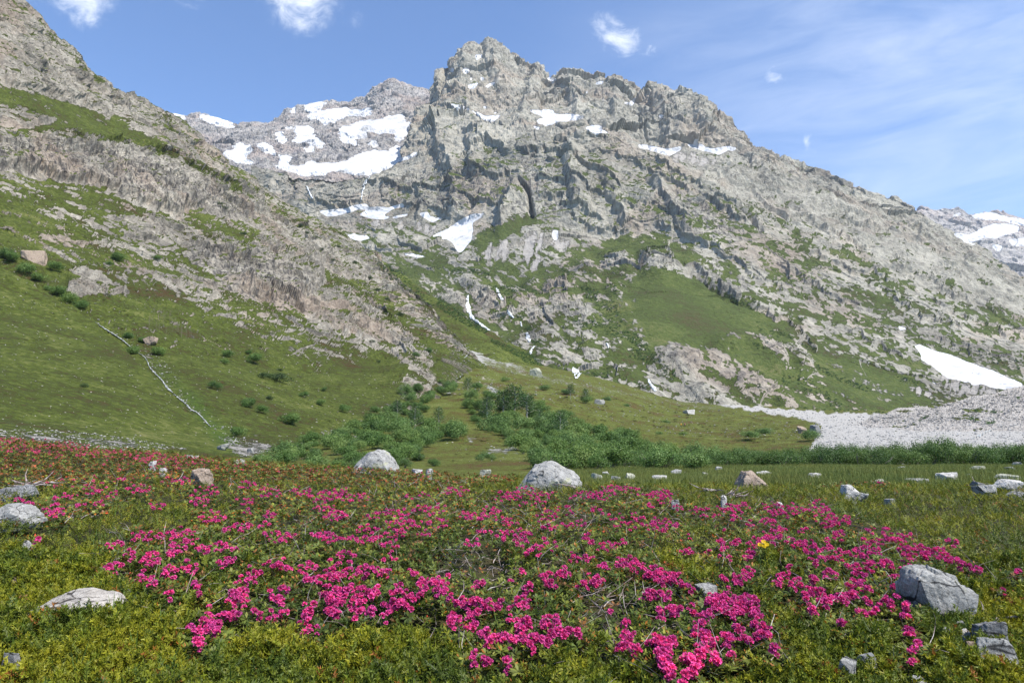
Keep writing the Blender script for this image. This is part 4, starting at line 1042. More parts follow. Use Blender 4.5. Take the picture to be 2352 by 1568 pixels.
for (u0, u1, vt, vb, st, lab, sd_) in [
 (1861,1892,974,994,'dark','dark angular boulder standing at the near edge of the white gravel bed',61),
 (1833,1860,978,995,'brown','reddish-brown rock pile beside the dark boulder at the gravel bed',62),
 (1211,1248,844,865,'olive','big lichened boulder high on the debris cone below the waterfalls',63),
 (1364,1391,916,928,'grey','lone grey boulder half way down the cone, right of the alder thicket',64),
 (323,360,772,789,'brown','pointed beige boulder on the green hillside beside the bare saplings',65),
 (38,98,568,598,'brown','large smooth outcrop boulder high on the left hillside above the alder line',66),
 (492,522,1018,1032,'grey','pale boulder at the foot of the white hillside stream',67),
 (1570,1600,940,949,'white','whitish boulder at the top edge of the cone near the gravel bed',68),
 (566,582,1028,1038,'grey','small grey boulder right of the foot of the hillside stream',69),
 (895,908,1003,1016,'white','pale boulder inside the alder thicket, left part',70)]:
    make_rock('boulder', u0, u1, vt, vb, st, lab, sd_, .8, heath=False)

# ---- loose stones nobody could count
def stones(name, label, polys, n, smin, smax, style, seed, dens=None):
    r = np.random.RandomState(seed); Vs, Fs = [], []; k = 0
    base = np.array([(1, 0, 0), (-1, 0, 0), (0, 1, 0), (0, -1, 0), (0, 0, 1), (0, 0, -1), (.7, .7, .5), (-.7, .6, .6), (.6, -.7, .55), (-.6, -.7, .5)], float)
    bm = bmesh.new(); [bm.verts.new(v) for v in base]; bmesh.ops.convex_hull(bm, input=bm.verts); bm.verts.index_update()
    F0 = np.array([[v.index for v in f.verts] for f in bm.faces if len(f.verts) == 3]); bm.free()
    mask = newmap()
    for p in polys: paint(mask, p, 1)
    ys, xs = np.where((mask > .5) & (D2 < 1e8))
    idx = r.randint(0, len(xs), n)
    for i in idx:
        u = xs[i] * 2 + MU0 + r.rand() * 2; v = ys[i] * 2 + MV0 + r.rand() * 2
        Y = float(D2[ys[i], xs[i]])
        s = (smin + (smax - smin) * r.rand() ** 4) / 1568. * Y
        p = at(u, v, Y)
        a = r.rand() * 6.28; c_, s_ = math.cos(a), math.sin(a)
        V = base * (s * r.uniform(.7, 1.3), s * r.uniform(.6, 1.), s * r.uniform(.35, .8)) * r.uniform(.75, 1.25, (10, 1))
        V = np.stack([V[:, 0] * c_ - V[:, 1] * s_, V[:, 0] * s_ + V[:, 1] * c_, V[:, 2]], 1) + (p.x, p.y, p.z)
        Vs.append(V); Fs.append(F0 + k * 10); k += 1
    me = mesh_from(name, np.concatenate(Vs), np.concatenate(Fs), RMF[style])
    link(name, me, None, label, 'stones', None, 'stuff')
def flat_rock(name, a, c):
    m, b = new_mat(name)
    rnd = b.noise(b.pos(), 1.3, 3, .8)
    b.out(b.principled(b.ramp(rnd, [(.35, a), (.65, c)]), .9)); return m
RMF = {'pale': flat_rock('loose_stone_pale', (.20, .19, .175), (.42, .40, .37)), 'beige': flat_rock('loose_stone_beige', (.22, .20, .16), (.46, .43, .36)),
       'white': flat_rock('loose_stone_white', (.26, .255, .24), (.50, .485, .46))}
stones('gravel_stones', 'countless pale cobbles of the dry river bed', [[(1700,932),(1900,948),(2352,958),(2400,1042),(1850,1035),(1880,990),(1860,968)]], 6500, .6, 3.2, 'white', 1)
stones('cone_stones', 'scattered loose stones on the debris cone', [[(1060,780),(1240,850),(1640,928),(1850,980),(1840,1010),(1500,1000),(1200,900),(1000,900),(1000,850)]], 2400, .5, 2.6, 'pale', 2)
stones('slope_stones', 'loose pale stones strewn over the green hillside', [[(0,560),(300,560),(600,700),(900,880),(880,960),(700,1030),(400,1030),(0,1000)]], 3600, .35, 2.6, 'beige', 3)
stones('scree_stones', 'pale rubble at the foot of the hillside', [[(0,985),(130,985),(300,1005),(430,1030),(330,1036),(0,1015)],[(730,988),(790,985),(850,1010),(760,1015)],[(500,1000),(630,1020),(600,1050),(540,1045)]], 1800, .8, 3.6, 'pale', 4)
stones('stream_stones', 'pale stones lining the hillside stream', [[(215,735),(260,770),(300,800),(340,835),(380,890),(430,940),(488,982),(500,980),(450,930),(400,880),(352,826),(300,785),(225,733)], [(480,975),(510,970),(620,1040),(560,1050)], [(300,780),(345,800),(420,870),(410,875),(330,815)]], 420, .6, 3.2, 'pale', 8)
stones('turf_stones', 'small pale stones in the turf beyond the heath', [[(1000,1000),(1230,1010),(1230,1062),(1060,1060)],[(1240,1060),(2352,1056),(2352,1100),(1800,1090),(1350,1080)]], 240, .8, 3.5, 'pale', 6)
stones('moraine_stones', 'rubble lying on the moraine bank', [[(2000,965),(2100,940),(2250,912),(2352,890),(2400,960),(2100,975)]], 3500, .7, 4, 'pale', 5)

# ------------------------------------------------------------------ leaves
def leaf_mat(name, rough=.55, trans=.3, spec=.3):
    m, b = new_mat(name)
    rn = b.new('ShaderNodeObjectInfo').outputs['Random']
    col = b.mix(1.0, b.attr('tint', 'Color'), b.ramp(rn, [(0, (.74, .78, .80)), (.35, (.95, .98, .9)), (.7, (1.1, 1.06, 1.0)), (1, (1.32, 1.18, 1.05))]), 'MULTIPLY')
    p = b.principled(col, rough, None, spec)
    t = b.new('ShaderNodeBsdfTranslucent'); b.set(t.inputs[0], col)
    mx = b.new('ShaderNodeMixShader'); mx.inputs[0].default_value = trans
    b.l.new(p, mx.inputs[1]); b.l.new(t.outputs[0], mx.inputs[2])
    b.out(mx.outputs[0]); return m
LEAF = leaf_mat('leaves'); PETAL = leaf_mat('petals', .6, .25, .15)
mBark, b = new_mat('bark')
b.out(b.principled(b.ramp(b.noise(b.pos(), 40, 5, .7), [(.35, (.09, .075, .065)), (.65, (.30, .26, .23))]), .9))
mBirch, b = new_mat('birch_bark')
b.out(b.principled(b.ramp(b.noise(b.pos(), 3, 5, .7), [(.4, (.25, .22, .19)), (.6, (.55, .52, .47))]), .8))

def tubes(segs, sides=3):
    """segs: list of polylines [(x,y,z,r),...] -> V, F (quads)"""
    Vs, Fs = [], []; k = 0
    ang = np.arange(sides) * 2 * math.pi / sides
    for P in segs:
        P = np.asarray(P, float); n = len(P)
        d = np.gradient(P[:, :3], axis=0); d /= np.linalg.norm(d, axis=1, keepdims=True) + 1e-9
        ref = np.where(np.abs(d[:, 2:3]) < .9, np.array([[0, 0, 1.]]), np.array([[1., 0, 0]]))
        a = np.cross(d, ref); a /= np.linalg.norm(a, axis=1, keepdims=True) + 1e-9
        c = np.cross(d, a)
        ring = P[:, None, :3] + P[:, None, 3:4] * (a[:, None] * np.cos(ang)[None, :, None] + c[:, None] * np.sin(ang)[None, :, None])
        Vs.append(ring.reshape(-1, 3))
        for i in range(n - 1):
            for j in range(sides):
                j2 = (j + 1) % sides
                Fs.append((k + i * sides + j, k + i * sides + j2, k + (i + 1) * sides + j2, k + (i + 1) * sides + j))
        k += n * sides
    return np.concatenate(Vs), np.array(Fs)
def euler_mats(az, tilt, roll):
    """frames whose x axis points to azimuth az, raised by tilt, rolled by roll"""
    ca, sa, ct, st, cr, sr = np.cos(az), np.sin(az), np.cos(tilt), np.sin(tilt), np.cos(roll), np.sin(roll)
    x = np.stack([ca * ct, sa * ct, st], -1)
    y0 = np.stack([-sa, ca, 0 * ca], -1); z0 = np.cross(x, y0)
    y = y0 * cr[:, None] + z0 * sr[:, None]; z = np.cross(x, y)
    return np.stack([x, y, z], -1)            # columns are the axes
def stamp(T, TF, pos, M, scale, tint, tcol=None):
    """copies of a small template (T verts, TF tris) at pos; tint (N,3); tcol (verts,) blends towards a lighter tip"""
    n, m = len(pos), len(T)
    V = np.einsum('nij,mj->nmi', M, T) * np.asarray(scale).reshape(-1, 1, 1) + pos[:, None]
    F = (TF[None] + (np.arange(n) * m)[:, None, None]).reshape(-1, TF.shape[1])
    C = np.repeat(tint[:, None], m, 1)
    if tcol is not None: C = C * tcol[None, :, :]
    return V.reshape(-1, 3).astype(np.float32), F, C.reshape(-1, 3).astype(np.float32)

# ---- templates
def juniper_template(nshoot, needles, seed):
    r = np.random.RandomState(seed); V = []; F = []; C = []
    def tri(a, b_, c_, c): 
        k = len(V); V.extend([a, b_, c_]); F.append((k, k + 1, k + 2)); C.extend([c] * 3)
    up = lambda s: np.array([s, 0, .22 * s * s])
    for i in range(nshoot):
        s = .12 + .88 * i / (nshoot - 1); sd_ = 1 if i % 2 else -1
        o = up(s); L = (.42 - .25 * s) * r.uniform(.8, 1.2)
        dr = np.array([.75, sd_ * .8, r.uniform(-.1, .45)]); dr /= np.linalg.norm(dr)
        sidev = np.cross(dr, (0, 0, 1)); sidev /= np.linalg.norm(sidev)
        tip = o + dr * L
        c = r.uniform(.8, 1.25)
        tri(o - sidev * .07, o + sidev * .07, tip, (c, c, c))
        for j in range(needles):
            q = o + dr * L * (.25 + .6 * j / max(needles, 1)); e = r.normal(size=3) * .5 + dr * .7 + (0, 0, .35); e /= np.linalg.norm(e)
            w_ = np.cross(e, r.normal(size=3)); w_ /= np.linalg.norm(w_); c = r.uniform(.75, 1.5)
            tri(q - w_ * .040, q + w_ * .040, q + e * .20, (c, c, c * .8))
    tri(up(0) - (0, .03, 0), up(0) + (0, .03, 0), up(1.15), (1, 1, 1))
    return np.array(V), np.array(F), np.array(C)
def rosette_template(nl, seed, wide=.17, rust=True):
    r = np.random.RandomState(seed); V = []; F = []; C = []
    for i in range(nl):
        a = i * 2.4 + r.uniform(-.3, .3); t = r.uniform(.05, .9)
        d = np.array([math.sin(t) * 0 + math.cos(t), 0, math.sin(t)]); d = np.array([math.cos(a) * math.cos(t), math.sin(a) * math.cos(t), math.sin(t)])
        s = np.array([-math.sin(a), math.cos(a), 0]); L = r.uniform(.75, 1.1); nrm = np.cross(d, s)
        k = len(V)
        V += [d * .08, d * L * .55 + s * wide - nrm * .05, d * L - (0, 0, .12), d * L * .55 - s * wide - nrm * .05]
        F += [(k, k + 1, k + 2), (k, k + 2, k + 3)]
        c = np.array([1, 1, 1.]) * r.uniform(.7, 1.35)
        if rust and r.rand() < .08: c = np.array([3.2, .95, .8])
        elif t > .65: c = np.array([1.9, 1.7, 1.3]) * r.uniform(.8, 1.1)
        C += [c] * 4
    return np.array(V), np.array(F), np.array(C)
def flower_mesh(seed):
    r = np.random.RandomState(seed); V = []; F = []; C = []
    n = 8 + seed % 3
    for i in range(n):
        ph = i * 2.399; z = 1 - (i + .5) / n * .95; rr = math.sqrt(max(0, 1 - z * z))
        d = np.array([rr * math.cos(ph), rr * math.sin(ph), z]) + r.normal(size=3) * .12; d /= np.linalg.norm(d)
        a = np.cross(d, (.3, .2, 1)); a /= np.linalg.norm(a); b_ = np.cross(d, a)
        R = .033 * r.uniform(.8, 1.1); o = d * .006; m = d * R * .62
        k = len(V); pk = np.array([.60, .085, .33]) * r.uniform(.7, 1.3); rd = np.array([.50, .03, .12])
        if r.rand() < .25: pk = rd * (1.1, 1.6, 1.8)
        V.append(o); C.append(rd)
        for j in range(5):
            an = j * 1.2566; q = m + (a * math.cos(an) + b_ * math.sin(an)) * .0065; V.append(q); C.append(pk * (.95, .5, .6))
        for j in range(5): F.append((k, k + 1 + j, k + 1 + (j + 1) % 5))
        for j in range(5):
            an = (j + .5) * 1.2566 + r.uniform(-.1, .1); w_ = a * math.cos(an) + b_ * math.sin(an)
            k2 = len(V); V.append(d * R * .95 + w_ * .0155); C.append(pk * r.uniform(.9, 1.25)); F.append((k + 1 + j, k2, k + 1 + (j + 1) % 5))
            k3 = len(V); s = np.cross(d, w_) * .006; V += [d * R * .9 + w_ * .013 - s, d * R * .9 + w_ * .013 + s]; C += [pk, pk]
            F += [(k + 1 + j, k3, k2), (k2, k3 + 1, k + 1 + (j + 1) % 5)]
    return mesh_from('flower_cluster', np.array(V), np.array(F), PETAL, cols=np.array(C))

# ------------------------------------------------------------------ where the rhododendrons flower (zoomed views of the photograph)
def K(x0, pts): return [(x0 + p[0] * .3776, 976 + p[1] * .3776, p[2] * .3776, p[3] * .3776, p[4]) for p in pts]
blobs = K(0, [
 (330,520,60,30,14),(550,390,50,18,8),(480,490,40,15,4),(840,380,70,25,12),(740,330,20,8,2),(1100,340,60,15,7),(1250,400,70,25,10),(980,490,25,14,5),(920,490,20,8,2),(1210,460,50,30,10),(1290,560,70,30,14),
 (1500,360,60,18,8),(1640,400,60,30,12),(1830,400,60,20,10),(1950,430,60,25,10),(2050,420,50,25,10),(2050,550,50,20,8),(1980,500,60,20,9),(1640,540,35,20,6),(1500,520,25,8,2),(850,670,40,30,8),(700,720,45,10,5),(1080,650,70,25,12),(1170,675,30,20,4),
 (960,680,50,20,7),(1450,620,80,25,10),(1600,600,40,10,3),(1700,670,90,20,12),(1950,670,60,20,9),(1250,740,70,20,9),(920,810,55,30,12),(700,860,55,22,7),(790,780,30,20,5),(1060,780,35,30,7),(1150,870,45,25,7),(1030,900,40,25,8),(930,945,30,20,4),
 (860,915,30,15,4),(1200,960,20,12,3),(1210,1010,15,8,2),(1400,820,30,12,4),(1350,845,30,8,3),(1700,850,60,20,9),(1880,860,60,20,8),(1540,870,60,20,5),(1500,940,70,15,6),(1900,940,45,18,6),(2050,900,60,20,9),(1450,1040,60,45,16),(1700,1010,60,25,7),
 (1700,1080,25,12,3),(1400,1150,45,25,9),(1300,1200,55,30,12),(1290,1245,30,15,4),(1200,1260,45,25,6),(1215,1330,25,15,4),(1270,1130,20,8,2),(2040,1100,50,35,11),(2060,1020,50,20,8),(1880,1110,30,15,4),(1850,1190,30,10,3),(1560,1160,30,10,3),(1900,1240,40,10,3),(1690,1155,50,12,5),
 (170,480,40,15,7),(120,460,30,12,4),(400,440,60,20,8),(650,410,60,25,6),(600,470,30,12,4),(1020,1040,25,8,2),(225,695,15,6,2),(1500,460,60,20,7),(1100,720,60,25,7),(1380,735,60,20,6)])
blobs += K(746, [
 (70,420,90,30,14),(200,440,60,20,10),(50,550,60,12,6),(300,540,60,12,7),(450,530,90,25,13),(650,510,80,28,12),(790,400,90,22,14),(560,430,60,16,6),(480,600,100,28,15),(680,590,60,20,9),(250,630,60,16,8),(380,660,100,28,12),(260,700,60,16,7),
 (80,690,100,24,12),(400,730,60,14,6),(600,660,40,10,4),(140,770,60,12,5),(60,830,50,14,4),(150,830,15,8,2),(390,810,40,14,4),(920,560,60,24,10),(850,540,40,12,4),(1010,520,60,28,9),(1100,430,80,22,14),(1210,415,100,26,20),(1350,430,50,16,6),(1260,470,80,16,8),
 (1100,580,60,24,9),(1350,560,60,32,9),(1440,610,40,10,3),(1350,630,30,10,4),(1130,665,80,26,13),(1220,660,30,10,3),(900,720,50,12,6),(1200,720,40,10,4),(1320,715,30,8,3),(1270,760,40,24,6),(1400,740,20,8,2),(1540,600,60,16,5),(1590,660,15,8,2),(1560,430,60,20,7),
 (1620,415,60,18,8),(1740,390,60,22,14),(1850,390,60,22,12),(1700,440,50,12,5),(1960,420,50,12,5),(2050,430,60,18,9),(1760,560,50,12,4),(1900,560,40,16,6),(1830,610,60,22,7),(2000,600,70,18,7),(1600,710,40,12,5),(1710,740,60,16,7),(1800,720,30,10,3),
 (1520,800,30,12,4),(1600,810,30,10,4),(1830,830,60,24,10),(1900,860,50,20,8),(1990,900,60,22,10),(2070,930,50,20,8),(1690,870,40,12,4),(1640,930,50,16,6),(1570,970,30,10,4),(1630,970,20,8,3),(1360,910,50,18,6),(1450,900,30,14,5),(1370,960,30,12,4),(1200,900,14,8,2),
 (1140,950,14,8,1),(930,960,40,14,5),(1240,995,30,12,4),(40,900,50,24,8),(250,890,60,20,8),(350,890,40,14,5),(530,890,30,10,4),(170,900,40,10,3),(590,990,30,36,7),(700,980,46,36,12),(650,940,20,10,2),(740,940,20,8,2),(40,1010,60,20,8),(150,1010,60,22,9),(270,1010,60,28,12),
 (440,1010,50,14,6),(520,1030,40,12,5),(60,1080,60,20,7),(200,1070,40,14,4),(400,1080,40,14,5),(480,1100,40,22,7),(190,1130,40,20,6),(50,1140,40,28,7),(280,1150,20,10,3),(370,1170,20,8,2),(820,1050,60,18,7),(900,1070,40,14,5),(870,1095,30,10,3),(1010,1090,60,18,9),
 (1180,1080,60,14,7),(780,1150,14,10,2),(780,1210,18,12,3),(900,1140,30,16,5),(870,1200,60,24,9),(1140,1170,28,14,4),(1210,1220,40,24,7),(980,1290,40,24,8),(1080,1280,30,14,4),(1140,1310,24,14,4),(1200,1300,30,14,4),(1260,1340,12,28,4),(1340,1190,30,16,5),(1400,1190,30,14,4),
 (1320,1300,40,18,7),(1380,1290,30,16,4),(1430,1260,30,16,5),(1470,1240,20,10,3),(1550,1270,14,14,3),(980,1420,20,12,3),(905,1415,18,10,2),(1105,1455,18,12,3),(1730,1140,14,8,2),(1830,1210,20,12,3),(1850,1280,28,18,5),(1810,1320,26,12,3),(1800,1350,18,12,3),(1890,1360,20,12,3),
 (1960,1030,30,12,4),(2060,1040,30,14,5),(2040,1120,14,10,2),(2110,1130,18,10,2),(2050,1190,12,6,1),(2000,1310,40,18,7),(2060,1340,40,24,7),(2050,1410,36,24,7),(2095,1440,30,18,4),(2100,1500,20,12,3),(960,640,60,8,3),(1450,520,50,20,5),(1660,520,40,14,4)])
blobs += K(1493, [
 (50,420,70,22,13),(100,455,50,12,5),(10,490,20,10,3),(60,580,60,14,6),(60,630,50,14,5),(180,500,40,12,3),(330,530,80,24,13),(480,510,70,24,11),(530,540,40,12,5),(590,490,30,8,3),(740,500,60,28,12),(800,530,60,28,11),(720,585,50,18,8),(870,490,30,10,4),(890,520,40,14,5),
 (1020,490,50,24,10),(970,520,30,12,4),(1070,560,60,45,17),(1180,580,50,18,9),(1110,600,40,12,5),(150,615,20,8,2),(240,680,8,8,1),(450,635,10,6,1),(510,570,12,8,2),(610,595,20,12,3),(730,650,40,12,4),(800,640,30,14,5),(930,640,30,8,3),(790,680,50,12,5),(440,720,30,14,5),
 (520,720,30,14,5),(350,760,14,10,2),(430,765,14,8,2),(220,770,36,10,4),(690,700,60,14,9),(620,730,24,12,4),(880,720,60,20,8),(960,725,40,14,5),(1000,770,50,28,9),(1080,720,20,14,3),(1150,670,30,26,7),(1090,740,30,14,3),(1340,635,30,12,4),(1430,645,20,10,3),(1440,690,60,20,9),
 (1520,690,50,24,9),(1585,675,20,8,2),(1320,710,30,10,3),(1280,770,50,28,9),(1370,755,60,28,10),(1560,770,60,36,12),(1650,745,40,18,6),(1700,780,50,24,9),(1780,780,40,18,5),(1800,810,40,14,6),(1850,825,30,12,4),(1920,855,40,12,5),(1990,880,20,8,3),(1160,790,50,28,8),
 (1080,810,40,14,5),(1370,845,60,20,11),(1440,840,40,14,5),(1230,855,30,12,4),(1280,890,40,14,5),(1100,900,40,24,7),(1550,865,40,10,5),(1520,910,60,14,6),(1610,930,14,8,2),(1580,975,30,12,4),(1500,965,30,10,3),(1010,840,10,6,1),(840,845,14,8,2),(600,790,26,22,6),(480,825,10,6,1),
 (455,925,16,10,3),(600,895,30,12,5),(540,935,28,20,6),(815,915,30,12,5),(780,950,20,10,3),(885,960,30,24,7),(1000,940,20,10,4),(1270,970,32,24,7),(1330,990,14,12,2),(1210,1000,30,12,4),(970,1010,20,12,4),(1040,1010,30,10,3),(950,1050,18,10,3),(1070,1060,40,28,9),(1150,1020,30,12,4),
 (1170,1050,40,14,6),(1230,1040,20,12,3),(985,1125,16,10,3),(1290,1145,20,10,3),(1320,1070,16,8,2),(1360,1125,16,10,2),(1170,1190,16,8,3),(1550,1095,16,12,3),(1465,1090,16,8,2),(1415,1065,20,10,3),(1500,1040,12,8,1),(1640,1020,8,6,1),(1575,1250,30,16,5),(1615,1320,20,12,3),(1580,1405,16,14,2),
 (1550,1145,18,6,2),(1810,705,12,6,2),(1857,717,12,6,2),(2150,1010,8,6,1),(2230,890,14,8,2),(20,900,50,20,8),(60,930,50,26,9),(140,930,34,14,6),(210,970,24,8,3),(255,1000,18,8,2),(75,1035,24,12,4),(10,1030,20,12,3),(60,1125,16,12,3),(160,1120,34,18,6),(240,1110,20,8,2),(380,1060,40,28,10),
 (470,1035,40,28,9),(560,1060,50,28,10),(625,1070,30,14,5),(400,1110,50,24,9),(500,1120,60,24,13),(600,1120,50,24,10),(645,1150,30,12,5),(360,1160,30,12,4),(655,1200,30,18,6),(705,1222,18,12,3),(530,1160,30,12,4),(290,1185,20,10,2),(295,1240,30,18,5),(345,1280,30,14,5),(390,1320,20,14,3),
 (540,1240,24,14,4),(575,1290,30,20,6),(680,1280,36,18,7),(475,1310,30,24,7),(490,1370,18,12,3),(20,1315,30,14,4),(85,1350,34,18,6),(140,1312,24,10,3),(70,1400,34,24,7),(95,1450,24,14,3),(235,1410,40,24,7),(315,1385,32,36,9),(265,1440,20,12,3),(395,1425,20,14,4),(260,1490,20,14,3),
 (110,1490,20,10,2),(210,1550,22,14,4),(760,1370,16,12,3),(1040,322,26,8,3),(1400,348,12,5,2),(1200,325,70,8,5)])

r = np.random.RandomState(21)
flw = []
for (u, v, ru, rv, n) in blobs:
    for _ in range(int(round(n * 1.55))):
        for tr in range(4):
            a = r.rand() * 6.283; q = math.sqrt(r.rand()) * 1.18
            uu, vv = u + math.cos(a) * q * ru, v + math.sin(a) * q * rv
            if all((uu - f[2]) ** 2 + ((vv - f[3]) * 1.15) ** 2 > (3.9 * (1 + (f[3] - 1100) / 260.)) ** 2 for f in flw[-14:]): break
        p = on_canopy(uu, vv, .05)
        if p: flw.append((p[0], p[1], uu, vv))
FL = np.array(flw)
RMAP = newmap()
for (u, v, ru, rv, n) in blobs: paint(RMAP, [(u + (ru + 16 + (v - 1050) * .05) * math.cos(a), v + 6 + (v - 1100) * .02 + (rv + 9 + (v - 1050) * .04) * math.sin(a)) for a in np.arange(12) * .5236], 1)
for p in [[(1000,1230),(1180,1180),(1400,1180),(1500,1260),(1560,1330),(1700,1340),(1640,1420),(1480,1480),(1330,1440),(1250,1400),(1060,1370)], [(600,1280),(1000,1270),(1050,1400),(950,1440),(560,1390)], [(420,1220),(600,1120),(1100,1130),(1300,1160),(1000,1300),(600,1290)],
          [(0,990),(200,1008),(420,1045),(700,1068),(1180,1082),(1190,1105),(1000,1118),(700,1108),(330,1092),(150,1112),(0,1105)],[(1290,1150),(1500,1120),(1560,1160),(1500,1290),(1300,1260)],
          [(0,1060),(300,1055),(330,1095),(120,1120),(0,1118)]]: paint(RMAP, p, 1)
for p in [[(330,1160),(420,1145),(440,1175),(380,1200),(300,1210),(270,1195)],[(1560,1120),(1700,1140),(1740,1155),(1600,1150)]]: paint(RMAP, p, 0)
RMAP = blur(RMAP, 1)
BARE = newmap()     # woody, half leafless middle of the shrubs
for p in [[(1010,1240),(1150,1200),(1180,1290),(1230,1330),(1120,1350),(1000,1320)], [(1340,1320),(1440,1310),(1470,1400),(1400,1480),(1330,1430)], [(960,1400),(1040,1400),(1020,1460),(900,1450)], [(1500,1370),(1560,1380),(1580,1450),(1500,1440)], [(1290,1160),(1360,1150),(1340,1200),(1280,1200)], [(640,1170),(740,1190),(700,1220),(640,1210)],
          [(1190,1270),(1330,1230),(1360,1290),(1250,1320)], [(1520,1340),(1600,1330),(1580,1390)], [(700,1330),(830,1350),(800,1370),(700,1370)], [(560,1340),(640,1370),(620,1400),(560,1390)], [(1770,1350),(1860,1350),(1840,1400),(1770,1395)]]: paint(BARE, p, 1)
BARE = blur(BARE, 8)

# shrubs: seeds spread through the flowering heath; every flower, leaf and stem belongs to its nearest seed
seeds = []
perm = r.permutation(len(FL))
for i in perm:
    x, y = FL[i, 0], FL[i, 1]
    if all((x - s[0]) ** 2 + (y - s[1]) ** 2 > (.30 + .045 * y) ** 2 for s in seeds): seeds.append((x, y))
SEED = np.array(seeds)
for _ in range(3):
    own = np.argmin((FL[:, None, 0] - SEED[None, :, 0]) ** 2 + (FL[:, None, 1] - SEED[None, :, 1]) ** 2, 1)
    SEED = np.array([FL[own == k, :2].mean(0) if (own == k).any() else SEED[k] for k in range(len(SEED))])
own = np.argmin((FL[:, None, 0] - SEED[None, :, 0]) ** 2 + (FL[:, None, 1] - SEED[None, :, 1]) ** 2, 1)
print('flowers', len(FL), 'shrubs', len(SEED))

# ---- scatter of foliage over the heath
def scatter(n, y0, y1, pw, tmax, seed):
    r = np.random.RandomState(seed)
    q = r.rand(n); a = 1 - pw
    y = (y0 ** a + q * (y1 ** a - y0 ** a)) ** (1 / a)
    t = r.uniform(-tmax, tmax, n)
    return t * y, y, r
def heath_uv(x, y, dz=.12):
    return proj(x, y, canopy(x, y))
def clear_of_rocks(x, y, z):
    ok = np.ones(len(x), bool)
    for o in ROCKS:
        (cx, cy, cz), hw, hd, hh = o
        q = ((x - cx) / (hw * .94)) ** 2 + ((y - cy) / (hd * .94)) ** 2
        ok &= ~((q < 1) & (z < cz + hh * 1.3)) | ((q > .75) & (z < cz + hh * .12))
    return ok
ROCKS = []
for o in scene.objects:
    if o.get('category') in ('boulder', 'stone') and o.location.y < 26 and o.type == 'MESH':
        co = np.empty(len(o.data.vertices) * 3, np.float32); o.data.vertices.foreach_get('co', co); co = co.reshape(-1, 3)
        ROCKS.append((tuple(o.location), np.abs(co[:, 0]).max(), np.abs(co[:, 1]).max(), co[:, 2].max()))
def juniper_tint(x, y, r, n):
    a = fbm(x / .9, y / .9, 2 + 0 * x, 3)[:, None]; f = fbm(x / .22, y / .22, 8 + 0 * x, 2)[:, None]
    g = np.array([[.135, .160, .016]]); yl = np.array([[.235, .225, .018]]); dk = np.array([[.065, .095, .016]])
    k = np.clip(.5 + a * 1.3 + f * .6 + r.normal(size=(n, 1)) * .28, 0, 1)
    c = np.where(k > .5, g + (yl - g) * (k - .5) * 2, dk + (g - dk) * k * 2)
    br = (r.rand(n) < np.clip(.008 + .07 * (fbm(x / .5, y / .5, 40 + 0 * x, 2) > .22), 0, 1))
    c[br] = np.array([.26, .10, .025])
    return c * r.uniform(.76, 1.22, (n, 1))
TJ = [juniper_template(9, 3, s) for s in (1, 2)]; TJ2 = [juniper_template(5, 1, s) for s in (3, 4)]
def build_juniper():
    Vs, Fs, Cs = [], [], []; k = 0
    for (n, y0, y1, tmpl, s0, seed) in ((30000, 2.1, 6.0, TJ[0], .078, 1), (30000, 2.1, 6.0, TJ[1], .066, 2), (44000, 6, 24, TJ2[0], .080, 3), (44000, 6, 24, TJ2[1], .075, 4)):
        x, y, r = scatter(n, y0, y1, .35 if y0 < 5 else .3, .98, seed)
        U, V = heath_uv(x, y)
        j = r.normal(size=n) * .18
        keep = (sample(RMAP, U, V) + j < .5) & (sample(BARE, U, V) < .45)
        # bushy cushions with gaps
        h = canopy(x, y) + fbm(x / .20, y / .20, 3 + 0 * x, 2) * .10
        z = h - np.abs(r.normal(size=n)) * .045
        keep &= clear_of_rocks(x, y, z)
        # the wet meadow on the right starts where the juniper ends
        keep &= ~((V < 1112 - 6 * r.normal(size=n)) & (U > 1340)) | (U < 1340)
        x, y, z = x[keep], y[keep], z[keep]; n = len(x)
        az = r.rand(n) * 6.283; M = euler_mats(az, r.uniform(.05, .95, n), r.normal(size=n) * .6)
        s = s0 * r.uniform(.7, 1.35, n) * (y / y0) ** .25
        V_, F_, C_ = stamp(tmpl[0] - (.4, 0, 0), tmpl[1], np.stack([x, y, z], 1), M, s, juniper_tint(x, y, r, n), tmpl[2])
        Vs.append(V_); Fs.append(F_ + k); Cs.append(C_); k += len(V_)
    me = mesh_from('juniper_mat', np.concatenate(Vs), np.concatenate(Fs), LEAF, cols=np.concatenate(Cs))
    link('juniper_mat', me, None, 'yellow-green carpet of creeping juniper covering the near heath', 'juniper', None, 'stuff')
build_juniper()

